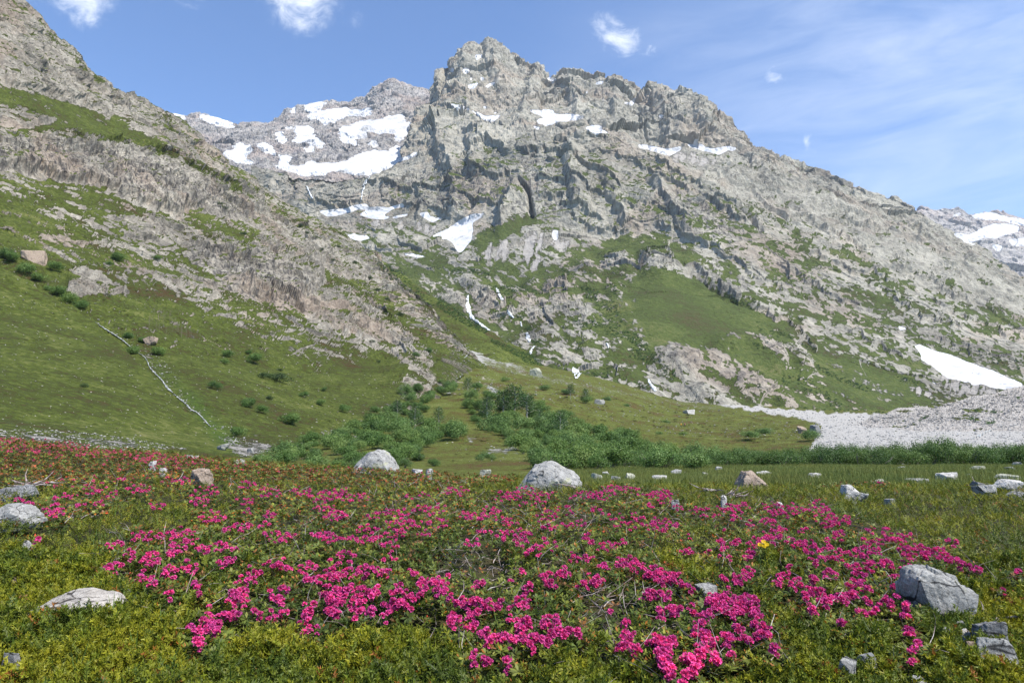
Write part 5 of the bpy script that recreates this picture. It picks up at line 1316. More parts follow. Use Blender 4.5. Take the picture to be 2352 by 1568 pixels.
# ---- rhododendron foliage and stems, gathered per shrub
TR = [rosette_template(9, s) for s in (1, 2)]; TR2 = [rosette_template(6, s, .24) for s in (3,)]
shrub_leaf = [[] for _ in SEED]; shrub_stem = [[] for _ in SEED]; far_leaf = []
def rh_tint(x, y, r, n, V):
    a = fbm(x / .7, y / .7, 22 + 0 * x, 3)[:, None]
    g = np.array([[.055, .085, .016]]); yg = np.array([[.11, .135, .022]]); rd = np.array([[.15, .075, .028]])
    k = np.clip(.45 + a * 1.4 + r.normal(size=(n, 1)) * .3, 0, 1)
    c = g + (yg - g) * k
    fr = (r.rand(n) < np.where(V < 1108, .30, .06)); c[fr] = rd * r.uniform(.6, 1.2, (fr.sum(), 1))
    return c * r.uniform(.7, 1.25, (n, 1))
for (n, y0, y1, tmpl, s0, seed) in ((22000, 2.6, 7.0, TR[0], .040, 11), (22000, 2.6, 7.0, TR[1], .034, 12), (52000, 7.0, 24, TR2[0], .052, 13)):
    x, y, r = scatter(n, y0, y1, .35, .98, seed)
    U, V = heath_uv(x, y)
    bare = sample(BARE, U, V)
    keep = (sample(RMAP, U, V) + r.normal(size=n) * .15 > .5) & (r.rand(n) > bare * .80)
    z = canopy(x, y) + .025 - np.abs(r.normal(size=n)) * .085
    keep &= clear_of_rocks(x, y, z)
    x, y, z, U, V = x[keep], y[keep], z[keep], U[keep], V[keep]; n = len(x)
    dd = np.full(n, 1e9); sid = np.zeros(n, int)
    for k, (sx, sy) in enumerate(SEED):
        d = (x - sx) ** 2 + (y - sy) ** 2; m = d < dd; dd[m] = d[m]; sid[m] = k
    isfar = np.sqrt(dd) > .62 + .06 * y
    az = r.rand(n) * 6.283; M = euler_mats(az, r.normal(size=n) * .35, r.normal(size=n) * .35)
    s = s0 * r.uniform(.7, 1.25, n) * (y / y0) ** .25; tint = rh_tint(x, y, r, n, V)
    P = np.stack([x, y, z], 1)
    for k in range(-1, len(SEED)):
        m = isfar if k < 0 else (sid == k) & ~isfar
        if m.any(): (far_leaf if k < 0 else shrub_leaf[k]).append(stamp(tmpl[0], tmpl[1], P[m], M[m], s[m], tint[m], tmpl[2]))
def join(parts):
    Vs, Fs, Cs = [], [], []; k = 0
    for V, F, C in parts: Vs.append(V); Fs.append(F + k); Cs.append(C); k += len(V)
    return np.concatenate(Vs), np.concatenate(Fs), np.concatenate(Cs)
V_, F_, C_ = join(far_leaf)
link('rhododendron_heath', mesh_from('rhododendron_heath', V_, F_, LEAF, cols=C_), None, 'reddish-green rhododendron carpet without open flowers along the far side of the heath', 'rhododendron', None, 'stuff')
# stems
x, y, r = scatter(8200, 2.6, 13, .8, .9, 31)
U, V = heath_uv(x, y); bare = sample(BARE, U, V)
keep = (sample(RMAP, U, V) > .5) & (r.rand(len(x)) < .42 + .6 * bare)
x, y, bare = x[keep], y[keep], bare[keep]; h0 = canopy(x, y)
for i in range(len(x)):
    d = (SEED[:, 0] - x[i]) ** 2 + (SEED[:, 1] - y[i]) ** 2; k = int(np.argmin(d))
    if d[k] > (1.0 + .06 * y[i]) ** 2: continue
    a = r.rand() * 6.283; L = r.uniform(.10, .26); up = r.uniform(.2, 1.1) if bare[i] < .4 else r.uniform(-.1, .9)
    dx, dy, dz = math.cos(a) * math.cos(up), math.sin(a) * math.cos(up), math.sin(up)
    z0 = h0[i] - r.uniform(.02, .12) - (0 if bare[i] < .4 else .02); pts = []; b1, b2 = r.normal(size=2) * .35
    rad = r.uniform(.0011, .0030) * (y[i] / 4) ** .5
    for s in (0, .33, .66, 1.):
        w_ = s * s * L
        pts.append((x[i] + dx * L * s + b1 * w_, y[i] + dy * L * s + b2 * w_, z0 + dz * L * s + .02 * math.sin(s * 5 + a), rad * (1.25 - .8 * s)))
    shrub_stem[k].append(pts)
mStem, b = new_mat('grey_stems')
b.out(b.principled(b.ramp(b.noise(b.pos(), 14, 3, .6), [(.35, (.10, .065, .055)), (.5, (.24, .19, .17)), (.65, (.44, .40, .38))]), .8))
FM = [flower_mesh(s) for s in range(5)]
order = sorted(range(len(SEED)), key=lambda k: SEED[k][1])
rows_ = []; edges = [0, 3.6, 4.2, 4.9, 5.7, 6.7, 8.0, 9.8, 40]; names_ = ['nearest', 'second', 'third', 'fourth', 'fifth', 'sixth', 'seventh', 'farthest']
def ordinal(i): return ['first', 'second', 'third', 'fourth', 'fifth', 'sixth', 'seventh', 'eighth', 'ninth', 'tenth', 'eleventh', 'twelfth', 'thirteenth', 'fourteenth', 'fifteenth', 'sixteenth', 'seventeenth', 'eighteenth', 'nineteenth', 'twentieth'][i] if i < 20 else 'far-right'
LAB = {}
for q in range(8):
    ks = sorted([k for k in order if edges[q] <= SEED[k][1] < edges[q + 1]], key=lambda k: SEED[k][0] / SEED[k][1])
    for j, k in enumerate(ks):
        nf = int((own == k).sum())
        amt = 'full of blossom' if nf > 24 else 'with scattered blossom' if nf > 8 else 'with few blossoms'
        LAB[k] = f'rhododendron {amt}, {ordinal(j)} from the left in the {names_[q]} row'
EXTRA = []
for k in range(len(SEED)):
    sx, sy = SEED[k]; base = (float(sx), float(sy), float(heath_z(sx, sy)))
    root = empty('rhododendron_shrub', base, LAB[k], 'rhododendron', 'alpine rhododendrons in flower on the near heath')
    if shrub_leaf[k]:
        V_, F_, C_ = join(shrub_leaf[k])
        link('foliage', mesh_from('foliage', V_ - np.array(base, np.float32), F_, LEAF, cols=C_), root)
    if len(shrub_stem[k]) > 11:
        V_, F_ = tubes(shrub_stem[k], 3); link('stems', mesh_from('stems', V_ - base, F_, mStem), root)
    ids = np.where(own == k)[0]; extra = []
    for q, i in enumerate(ids):
        x, y = FL[i, 0], FL[i, 1]
        z = float(canopy(x, y)) + r.uniform(.015, .07); s = r.uniform(.44, .78) * (1 + max(0, y - 8) * .03)
        if q >= 100: extra.append((x - base[0], y - base[1], z - base[2])); continue
        o = bpy.data.objects.new('flower_cluster', FM[r.randint(5)]); COL.objects.link(o); o.parent = root
        o.location = (x - base[0], y - base[1], z - base[2]); o.scale = (s, s, s * r.uniform(.8, 1))
        o.rotation_euler = (r.normal() * .3 + .25, r.normal() * .3, r.rand() * 6.28)
    if extra: EXTRA.append((root, np.array(extra)))
# far strip of reddish-pink heath: blossoms too small to count
V0 = np.empty(len(FM[0].vertices) * 3, np.float32); FM[0].vertices.foreach_get('co', V0); V0 = V0.reshape(-1, 3)
COLF = np.empty(len(V0) * 4, np.float32); FM[0].attributes['tint'].data.foreach_get('color', COLF); COLF = COLF.reshape(-1, 4)[:, :3]
F0 = np.array([p.vertices[:] for p in FM[0].polygons]); 
for root, E in EXTRA:
    n = len(E); V_, F_, C_ = stamp(V0, F0, E, euler_mats(r.rand(n) * 6.28, r.normal(size=n) * .3, r.normal(size=n) * .3), r.uniform(.44, .78, n), np.array([[1., 1., 1.]]) * r.uniform(.7, 1.25, (n, 1)), COLF)
    link('more_blossoms', mesh_from('more_blossoms', V_, F_, PETAL, cols=C_), root, kind='stuff')
pts = []
for poly, n in (([(0,1000),(150,1010),(240,1030),(400,1045),(380,1060),(200,1052),(0,1040)], 260), ([(240,1035),(430,1048),(500,1062),(420,1075),(330,1068)], 90), ([(0,1045),(420,1060),(1150,1085),(1150,1105),(400,1085),(0,1080)], 60), ([(20,1110),(200,1095),(420,1095),(400,1110),(150,1125)], 20)):
    mk = newmap(); paint(mk, poly, 1); ys, xs = np.where(mk > .5)
    for i in r.randint(0, len(xs), n):
        p = on_canopy(xs[i] * 2 + MU0, ys[i] * 2 + MV0, .02)
        if p: pts.append((p[0], p[1], float(canopy(*p)) + .04))
pts = np.array(pts); n = len(pts)
V_, F_, C_ = stamp(V0, F0, pts, euler_mats(r.rand(n) * 6.28, r.normal(size=n) * .3, r.normal(size=n) * .3), r.uniform(.45, .95, n), np.array([[.46, .085, .17]]) * r.uniform(.6, 1.2, (n, 1)))
link('distant_blossoms', mesh_from('distant_blossoms', V_, F_, PETAL, cols=C_), None, 'tiny reddish-pink blossoms on the far left rise of the heath', 'blossoms', None, 'stuff')

# ------------------------------------------------------------------ bushes and trees
def bush_verts(seed, nleaf, leaf, lobes=7, tall=1.0, col=(.070, .135, .026), col2=(.13, .215, .055), low=.0):
    """unit bush: radius 1, height about tall; leaves spread through overlapping lobes with gaps"""
    r = np.random.RandomState(seed)
    L = []
    for i in range(lobes):
        a = i * 2.4 + r.uniform(-.4, .4); q = r.uniform(.1, .62) if i else 0
        L.append((math.cos(a) * q, math.sin(a) * q, tall * r.uniform(.35, .72) * (1.08 - .5 * q), r.uniform(.30, .50)))
    L = np.array(L)
    li = r.randint(0, lobes, nleaf)
    d = r.normal(size=(nleaf, 3)); d /= np.linalg.norm(d, axis=1, keepdims=True)
    rad = L[li, 3] * (r.uniform(.45, 1.08, nleaf)) * (1 + .28 * fbm(d[:, 0] * 2.5 + seed, d[:, 1] * 2.5, d[:, 2] * 2.5 + li, 2))
    P = L[li, :3] + d * rad[:, None] * (1, 1, tall * .95)
    P[:, 2] = np.maximum(P[:, 2], low + r.uniform(0, .12, nleaf) * tall)
    leaf = leaf * .68
    n = d + r.normal(size=(nleaf, 3)) * .6 + (0, 0, .25); n /= np.linalg.norm(n, axis=1, keepdims=True)
    a = np.cross(n, r.normal(size=(nleaf, 3))); a /= np.linalg.norm(a, axis=1, keepdims=True); b_ = np.cross(n, a)
    s = leaf * r.uniform(.6, 1.3, (nleaf, 1))
    V = np.stack([P - a * s, P + b_ * s * .62, P + a * s, P - b_ * s * .62], 1).reshape(-1, 3)
    F = np.arange(nleaf * 4).reshape(-1, 4)
    cl = fbm(P[:, 0] * 2.2 + seed, P[:, 1] * 2.2, P[:, 2] * 2.2, 2)[:, None]
    k = np.clip(.5 + cl * 1.2 + r.normal(size=(nleaf, 1)) * .3, 0, 1)
    c = np.array([col]) * (1 - k) + np.array([col2]) * k
    return V, F, np.repeat(c, 4, 0)
def bush_stems(seed, n=9, tall=1.0):
    r = np.random.RandomState(seed + 99); out = []
    for i in range(n):
        a = r.rand() * 6.28; q = r.uniform(.25, .75); h = tall * r.uniform(.4, .72)
        out.append([(0.05 * math.cos(a), .05 * math.sin(a), -.1, .022), (q * .4 * math.cos(a), q * .4 * math.sin(a), h * .35, .017), (q * .8 * math.cos(a + .1), q * .8 * math.sin(a + .1), h * .7, .011), (q * math.cos(a + .2), q * math.sin(a + .2), h, .004)])
    return tubes(out, 4)
ALD = [mesh_from('foliage', *bush_verts(s, 2800, .060, 8, .95)[:2], LEAF, cols=bush_verts(s, 2800, .060, 8, .95)[2]) for s in range(5)]
ALDH = [mesh_from('foliage', *bush_verts(s, 2800, .055, 8, 1.0, (.09, .165, .040), (.165, .25, .075))[:2], LEAF, cols=bush_verts(s, 2800, .055, 8, 1.0, (.09, .165, .040), (.165, .25, .075))[2]) for s in range(20, 24)]
WIL = [mesh_from('foliage', *bush_verts(s, 3000, .042, 10, 1.0, (.050, .100, .022), (.115, .190, .048))[:2], LEAF, cols=bush_verts(s, 3000, .042, 10, 1.0, (.050, .100, .022), (.115, .190, .048))[2]) for s in range(10, 15)]
DRK = [mesh_from('foliage', *bush_verts(s, 700, .085, 6, .75, (.030, .055, .016), (.055, .095, .028))[:2], LEAF, cols=bush_verts(s, 700, .085, 6, .75, (.030, .055, .016), (.055, .095, .028))[2]) for s in range(30, 33)]
STM = [mesh_from('stems', *bush_stems(s), mBark) for s in range(3)]
def put_bush(name, meshes, p, R, label, cat, group, r, sz=1.0, stems=True):
    root = empty(name, p, label, cat, group)
    root.rotation_euler = (0, 0, r.rand() * 6.28); root.scale = (R, R, R * sz)
    f = bpy.data.objects.new('foliage', meshes[r.randint(len(meshes))]); COL.objects.link(f); f.parent = root
    if stems:
        s = bpy.data.objects.new('stems', STM[r.randint(3)]); COL.objects.link(s); s.parent = root; s.scale = (1, 1, 1.1)
    return root
def poly_pts(poly, n, r, mind=0):
    mk = newmap(); paint(mk, poly, 1); ys, xs = np.where((mk > .5) & (D2 < 1e8)); out = []
    if len(xs) == 0: return out
    for i in r.randint(0, len(xs), n * 6):
        u, v = xs[i] * 2 + MU0, ys[i] * 2 + MV0
        if all(((u - a) / 1.0) ** 2 + ((v - b_) * 2.2) ** 2 > mind ** 2 for a, b_ in out): out.append((u, v))
        if len(out) >= n: break
    return out
r = np.random.RandomState(77)
TH1 = [(560,1056),(640,1046),(760,1018),(860,962),(900,925),(960,890),(1010,872),(1050,892),(1020,930),(960,965),(1040,985),(1062,1005),(1000,1020),(958,1046),(1010,1068),(960,1080),(560,1080)]
TH2 = [(1080,882),(1130,902),(1180,905),(1220,925),(1260,952),(1330,978),(1400,994),(1460,1012),(1560,1040),(1640,1048),(1640,1076),(1250,1080),(1200,1042),(1140,1000),(1080,962),(1060,922)]
def row_label(kind): return f'{kind} bush inside the green thicket on the valley floor'
for poly, n, md, side in ((TH1, 130, 12.5, 'left part of the green valley thicket, under the hillside'), (TH2, 165, 12.5, 'right part of the green valley thicket, on the cone')):
    for (u, v) in poly_pts(poly, n, r, md):
        p = spot(u, v)
        if p is None or p.y < 45: continue
        Y = p.y; p = at(u, v, Y); p.z = CAMZ + te(u, v)[1] * Y
        R = r.uniform(.6, 1.5) * 2.3 * min(1.35, max(.62, Y / 130))
        put_bush('alder_bush', ALD if r.rand() < .6 else ALDH, (p.x, p.y, p.z - .1), R, 'alder bush in the ' + side, 'bush', 'alder bushes in the ' + side.split(',')[0], r, r.uniform(.8, 1.15), Y < 120)
# turf-side single bushes by the thicket
singles = [(1113,1056,30,'low round bush alone on the turf in front of the thicket'),(1395,920,16,'small bush above the thicket beside the lone grey boulder'),(1300,905,20,'broad bush uphill of the thicket under the rock steps'),(1345,925,26,'wide dark bush on the cone above the thicket'),
 (1440,935,12,'tiny round bush on the cone, right of the lone grey boulder'),(1530,973,14,'round bush just left of the two walkers'),(1250,895,18,'bush high on the cone beneath the lower waterfall'),(1160,875,16,'bush on the rubble right of the torrent'),(1128,870,14,'round bush standing in the torrent rubble'),(1098,890,16,'bush left in the torrent rubble'),
 (1568,1000,14,'small bush below the two walkers'),(1725,1008,30,'long low bush at the near end of the gravel bed'),(1860,1010,34,'bush where gravel bed and hedge meet, under the dark boulder'),(1755,1000,28,'spreading bush left of the dark boulder by the gravel'),(1515,998,12,'small bush on the brownish turf left of the walkers')]
for u, v, w_, lab in singles:
    p = spot(u, v); put_bush('bush', ALDH, (p.x, p.y, p.z - .05), w_ / 1568. * p.y, lab, 'bush', None, r, .7, False)
# willow hedge across the valley
k = 0
for row in range(3):
    u = 1240.0 + row * 9
    while u < 2440:
        Y = 61 + row * 3.4 + r.uniform(-1, 1)
        vb = 1071 if u > 1600 else 1074
        t, e = te(u, vb); x = t * Y
        zb = -4.15 - row * .12
        hgt = (1.0 + .55 * sstep(u, 1560, 2150) + .12 * math.sin(u / 37.) + r.uniform(-.16, .16)) * (1.0 + .10 * row)
        if abs(u - 2185) < 26: hgt *= 1.22
        if u < 1560: hgt *= .82
        R = r.uniform(1.5, 2.0)
        put_bush('willow_bush', WIL, (float(x), Y, CAMZ + zb - .15), R, 'willow bush in the dark dense hedge across the meadow', 'bush', 'willow bushes of the hedge', r, 1.22 * hgt / R)
        u += r.uniform(30, 44); k += 1
# bushes dotted over the green hillside
hb = [(11,592,26,'bush at the left end of the alder line high on the hillside'),(24,600,28,'second bush of the alder line from the left edge'),(58,629,30,'third bush of the alder line, dense and rounded'),(84,645,26,'fourth bush of the alder line from the left edge'),(110,666,14,'smallest bush of the alder line, at a gap'),
 (136,680,28,'bush below the gap of the alder line'),(161,695,28,'last but one bush of the alder line'),(187,708,24,'lowest bush of the alder line, at its right end'),(126,622,26,'wide bush above the alder line below the smooth outcrop'),(268,598,26,'round bush high on the hillside below the cliffs'),(359,597,14,'small bush between outcrops below the cliffs'),(251,610,12,'little bush just below the round high bush'),
 (293,776,18,'bush touching the upper stream on its right'),(326,787,18,'bush left of the pointed beige boulder'),(308,812,24,'wide bush where the stream drops, left bank'),(361,815,26,'wide bush right of the stream drop'),(193,888,13,'lone dark bush on the bare left slope'),(522,820,20,'round bush right of the bare saplings'),(572,813,12,'small bush above the big bush pair'),
 (586,834,28,'elongated bush uphill of the big bush pair'),(516,834,14,'faint bush under the round one, by the saplings'),(608,868,24,'left bush of the big dark pair'),(640,876,30,'right bush of the big dark pair'),(643,851,10,'tiny bush just above the big dark pair'),(491,893,22,'bush midway down beside the rubble line'),(619,916,14,'small bush below the big dark pair'),(700,911,15,'small bush right of the big pair, above the scree'),
 (736,930,17,'round bush near the lower right of the hillside'),(572,934,28,'bush by the rubble line, upper of two'),(601,948,22,'bush by the rubble line, lower of two'),(789,945,20,'bush on the edge above the thicket'),(670,975,32,'tall loose bush above the scree patch'),(542,1000,28,'bush right of the stream foot'),(714,1020,34,'wide bush under the scree patch, left'),(750,1022,30,'wide bush under the scree patch, right'),(862,945,16,'bush at the corner where hillside meets thicket'),(745,896,10,'dot of a bush under the long cliff'),(855,787,12,'dark bush on the lower rock rib'),(870,832,8,'tiny dark bush below the rock rib'),(985,812,16,'round bush near the torrent at the foot of the rib'),(955,820,14,'small bush left of the torrent rib')]
for u, v, w_, lab in hb:
    p = spot(u, v)
    dk = 'dark' in lab
    put_bush('alder_bush' if not dk else 'bush', DRK if dk else ALD, (p.x, p.y, p.z - .1), w_ / 1568. * p.y * 1.0, lab, 'bush', 'bushes on the green hillside', r, .95, False)
# pines clinging to the far rib of the hillside
for i, (u, v, w_) in enumerate([(505,470,12),(515,480,12),(660,515,12),(690,520,12),(705,538,12),(722,548,14),(775,570,14),(800,590,14),(815,605,12),(850,640,12),(868,668,12),(890,690,12),(905,705,12),(920,725,14),(560,540,14),(740,575,10),(765,600,10),(35,115,8),(60,125,10),(112,82,8)]):
    p = spot(u, v); put_bush('dwarf_pine', DRK, (p.x, p.y, p.z), w_ / 1568. * p.y * .85, 'dark dwarf pine clinging to the rocky rib of the hillside', 'pine', 'dwarf pines on the rocky rib', r, 1.0, False)

# ---- scrub bands far up the slopes
def scrub(name, label, polys, seed, smin=2.0, smax=4.4, colr=((.040, .095, .022), (.075, .150, .035)), flat=.9, mind=2.5):
    r = np.random.RandomState(seed); Vs, Fs, Cs = [], [], []; k = 0
    tm = [bush_verts(s, 46, .30, 4, .6, *colr) for s in range(50, 56)]
    for poly, n in polys:
        for (u, v) in poly_pts(poly, n, r, mind):
            Y = float(D2[int((v - MV0) / 2), int((u - MU0) / 2)]); s = r.uniform(smin, smax) / 1568. * Y
            p = at(u + r.uniform(-1, 1), v + r.uniform(-1, 1), Y); V, F, C = tm[r.randint(6)]
            a = r.rand() * 6.28; Vr = np.stack([V[:, 0] * math.cos(a) - V[:, 1] * math.sin(a), V[:, 0] * math.sin(a) + V[:, 1] * math.cos(a), V[:, 2]], 1)
            Vs.append(Vr * s * (1.25, 1, flat) + (p.x, p.y, p.z - s * .1)); Fs.append(F + k); Cs.append(C * r.uniform(.8, 1.15)); k += len(V)
    link(name, mesh_from(name, np.concatenate(Vs), np.concatenate(Fs), LEAF, cols=np.concatenate(Cs)), None, label, 'scrub', None, 'stuff')
scrub('spur_scrub', 'dark green alder band running down the spur beside the waterfall', [(ZC([(-120,520),(0,600),(120,690),(250,770),(330,840),(330,870),(200,810),(60,740),(-120,620)], *W_), 240), (ZC([(360,900),(480,950),(620,1010),(740,1050),(815,1110),(820,1150),(700,1130),(600,1060),(480,1000),(370,940)], *W_), 230), ([(860,592),(900,612),(960,660),(1000,700),(990,705),(930,660),(870,620)], 150)], 3)
scrub('step_scrub', 'alder scrub winding between the polished rock steps', [(ZC(p, *W_), n) for p, n in [
 ([(0,280),(200,270),(350,310),(340,370),(200,330),(0,310)], 70), ([(330,420),(480,440),(640,430),(810,490),(780,515),(640,480),(480,520),(340,470)], 110), ([(980,260),(1060,270),(1080,330),(1000,340)], 20), ([(1150,420),(1250,450),(1330,480),(1320,560),(1250,560),(1190,490)], 60),
 ([(1260,560),(1480,560),(1530,700),(1540,900),(1420,880),(1340,800),(1330,700)], 190), ([(1050,740),(1330,740),(1330,800),(1200,830),(1080,770)], 60), ([(1530,840),(1660,850),(1780,960),(1760,1000),(1650,960),(1560,900)], 110), ([(1600,980),(1780,1000),(1880,1130),(1760,1130),(1700,1080),(1580,1080)], 90),
 ([(1880,1120),(2016,1160),(2016,1290),(1900,1250)], 50), ([(660,790),(730,800),(740,840),(690,830)], 14), ([(730,900),(800,920),(790,990),(740,960)], 20), ([(600,700),(680,700),(640,740)], 14), ([(1120,980),(1160,980),(1150,1040),(1110,1040)], 12), ([(1270,1200),(1420,1210),(1460,1260),(1380,1270),(1280,1230)], 40),
 ([(1650,1290),(1760,1310),(1780,1350),(1680,1340)], 24), ([(1470,420),(1500,460),(1480,510),(1450,480)], 12), ([(1780,100),(1660,170),(1620,210)], 6), ([(900,1080),(940,1090),(960,1060)], 6), ([(1100,960),(1170,930),(1200,940)], 8), ([(350,640),(520,700),(560,720),(480,720)], 24)]], 4)
scrub('flank_scrub', 'alder strips along the foot of the right-hand mountain flank', [(ZC(p, *X_), n) for p, n in [
 ([(470,450),(540,450),(640,500),(650,545),(560,520),(480,480)], 90), ([(600,410),(680,450),(800,500),(780,510),(660,460),(590,420)], 90), ([(250,140),(300,160),(420,220),(400,230),(290,180)], 60), ([(420,285),(500,300),(510,320),(430,310)], 30), ([(890,450),(970,470),(960,490),(890,465)], 26),
 ([(360,330),(400,340),(390,355)], 10), ([(520,330),(600,350),(580,365)], 20), ([(370,480),(400,480),(395,503)], 10), ([(660,540),(720,560),(640,560)], 14), ([(1150,340),(1340,400),(1344,440),(1250,410),(1150,370)], 50), ([(0,360),(40,350),(60,400),(0,410)], 20), ([(620,500),(680,540),(640,550)], 18), ([(380,250),(440,330),(420,340),(370,290)], 14), ([(480,560),(850,580),(850,588),(480,570)], 60)]], 6)
scrub('moraine_scrub', 'low green scrub patches on the rubble moraine', [(ZC([(1970,730),(2060,730),(2050,765),(1980,760)], *R1), 14), (ZC([(2040,690),(2110,665),(2100,680),(2050,705)], *R1), 10), (ZC([(2130,690),(2220,690),(2210,720),(2150,715)], *R1), 12), (ZC([(2110,770),(2180,745),(2170,775),(2120,785)], *R1), 12), (ZC([(1670,760),(1750,725),(1740,745),(1680,770)], *R1), 10), (ZC([(2290,610),(2330,610),(2320,625)], *R1), 4)], 7, 3, 6)

scrub('slope_heath', 'low brownish heath cushions dotted over the green hillside', [([(0,640),(330,850),(560,1040),(0,1000)], 420), ([(120,600),(500,700),(760,860),(880,950),(700,1020),(560,1020),(330,820)], 620), ([(0,420),(300,500),(400,600),(150,620),(0,560)], 200)], 8, 1.2, 4.5, ((.050, .050, .016), (.085, .105, .024)), .45, 1.0)
scrub('cone_heath', 'low dark heath cushions on the debris cone', [([(1240,880),(1640,940),(1850,975),(1850,1010),(1560,1030),(1300,950)], 520), ([(1060,985),(1230,1000),(1235,1070),(1020,1070)], 120)], 9, 1.5, 6, ((.050, .042, .016), (.080, .095, .022)), .35, 1.0)

# ---- trees of the thicket: slender birches
def tree_meshes(seed, h=1.0):
    r = np.random.RandomState(seed); segs = []; P = []
    segs.append([(0, 0, -.02, .020), (.01, .01, .3, .016), (.0, .02, .65, .010), (.02, .0, .95, .003)])
    for i in range(22):
        z = .22 + .7 * i / 22; a = i * 2.4; L = .30 * (1 - (z - .2)) * r.uniform(.7, 1.2) + .05
        e = (math.cos(a) * L, math.sin(a) * L, z + L * .55)
        segs.append([(0, 0, z, .006), (e[0] * .5, e[1] * .5, z + L * .35, .004), (*e, .0015)])
        for _ in range(60):
            s = r.uniform(.3, 1.1); P.append((e[0] * s + r.normal() * .032, e[1] * s + r.normal() * .032, z + L * .5 * s + r.normal() * .045))
    V, F = tubes(segs, 4)
    P = np.array(P); n = len(P); nn = r.normal(size=(n, 3)); a = np.cross(nn, r.normal(size=(n, 3))); a /= np.linalg.norm(a, axis=1, keepdims=True); b_ = np.cross(nn, a); b_ /= np.linalg.norm(b_, axis=1, keepdims=True)
    s = .018; LV = np.stack([P - a * s, P + b_ * s * .7, P + a * s, P - b_ * s * .7], 1).reshape(-1, 3)
    C = np.repeat(np.array([[.055, .105, .028]]) * r.uniform(.7, 1.5, (n, 1)), 4, 0)
    return mesh_from('trunk', V, F, mBirch), mesh_from('crown', LV, np.arange(n * 4).reshape(-1, 4), LEAF, cols=C), V, F
TM = [tree_meshes(s) for s in (1, 2, 3)]
for i, (u, v, hp, lab) in enumerate([(952,992,62,'slender birch with pale forked trunk left in the thicket'),(1119,966,58,'slim birch with a clear trunk in the middle of the thicket'),(1288,1004,62,'birch with a thin visible trunk right in the thicket'),(1182,958,76,'tallest broad dark tree in the middle of the thicket'),
   (1155,955,62,'bushy tree on the left shoulder of the tallest tree'),(1210,962,58,'bushy tree on the right shoulder of the tallest tree'),(1008,985,52,'birch at the near left of the thicket beside the open turf'),(1075,905,40,'birch by the torrent rubble, highest up'),(1345,925,34,'small tree uphill on the cone'),(1310,915,34,'small slim tree uphill on the cone, further left'),(912,960,44,'birch near the foot of the hillside'),(1240,985,46,'birch between the tallest tree and the right-hand birch')]):
    p = spot(u, v); H = hp / 1568. * p.y
    root = empty('birch_tree', (p.x, p.y, p.z - .1), lab, 'tree'); root.scale = (H * 1.1 * (1.5 if 'broad' in lab or 'bushy' in lab else 1),) * 2 + (H,); root.rotation_euler = (0, 0, i * 1.3)
    for nm, me in (('trunk', TM[i % 3][0]), ('crown', TM[i % 3][1])):
        o = bpy.data.objects.new(nm, me); COL.objects.link(o); o.parent = root
# bare saplings on the hillside
mTwig, b = new_mat('bare_twigs'); b.out(b.principled((.17, .15, .10), .9))
bare_me = [mesh_from('bare_sapling', TM[k][2] * (.8, .8, 1), TM[k][3], mTwig) for k in range(3)]
for i in range(22):
    u = 345 + (i * 37 % 97) + r.uniform(-3, 3); v = 735 + .62 * (u - 345) * .8 + r.uniform(-22, 22)
    p = spot(u, v)
    o = link('bare_sapling', bare_me[i % 3], None, 'thin leafless sapling in the bare grove on the green hillside', 'sapling', 'bare saplings on the hillside', None, (p.x, p.y, p.z - .1))
    H = r.uniform(20, 34) / 1568. * p.y; o.scale = (H * .7, H * .7, H); o.rotation_euler = (0, 0, i)

# ------------------------------------------------------------------ falling and running water
mW, b = new_mat('white_water')
P = b.pos()
b.out(b.principled(b.ramp(b.noise(b.mapv(P, (1, 1, .25)), 1.2, 6, .75), [(.36, (.16, .17, .16)), (.46, (.50, .53, .54)), (.56, (.78, .80, .82))]), .5, b.bump(b.noise(b.mapv(P, (1, 1, .25)), 1.5, 5, .7), .4), .4))
mS, b = new_mat('stream_water'); P = b.pos()
b.out(b.principled(b.ramp(b.noise(P, .9, 6, .8), [(.40, (.10, .11, .09)), (.50, (.34, .36, .35)), (.60, (.62, .65, .66))]), .5, b.bump(b.noise(P, 2., 5, .7), .3), .4))
def water(name, label, runs, cat=None, lift=1.0, kind=None, breakup=.0):
    Vs, Fs = [], []; k = 0; rr = np.random.RandomState(len(label or name))
    for pts in runs:
        P = np.array(pts, float); d = np.r_[0, np.cumsum(np.hypot(*(P[1:, :2] - P[:-1, :2]).T))]
        n = max(6, int(d[-1] / 1.6)); s = np.linspace(0, d[-1], n)
        u = np.interp(s, d, P[:, 0]); v = np.interp(s, d, P[:, 1]); w_ = np.interp(s, d, P[:, 2]) * np.convolve(rr.uniform(.3, 1.3, n + 2), [.33, .34, .33], 'valid') * (1.3 if cat else .62)
        u += np.cumsum(rr.normal(size=n)) * .0 + rr.normal(size=n) * .5
        du = np.gradient(u); dv = np.gradient(v); L = np.hypot(du, dv) + 1e-6; nu, nv = -dv / L, du / L
        prevY = None
        for i in range(n):
            row = []
            for j in range(5):
                f = (j - 2) / 2.; uu = u[i] + nu[i] * w_[i] * .5 * f; vv = v[i] + nv[i] * w_[i] * .5 * f * .8
                q = D2[int((vv - MV0) / 2), int((uu - MU0) / 2)]; Y = float(q) if q < 1e8 else prevY
                prevY = Y
                Y2 = Y * (1 - .0016 * lift * (1 + .8 * (1 - f * f) + rr.uniform(-.2, .2)))
                p = at(uu, vv, Y2); row.append((p.x, p.y, p.z))
            Vs += row
            if i: 
                for j in range(4): Fs.append((k - 5 + j, k - 4 + j, k + 1 + j, k + j))
            k += 5
    link(name, mesh_from(name, np.array(Vs), np.array(Fs), mW if cat else mS, True), None, label, cat, None, kind)
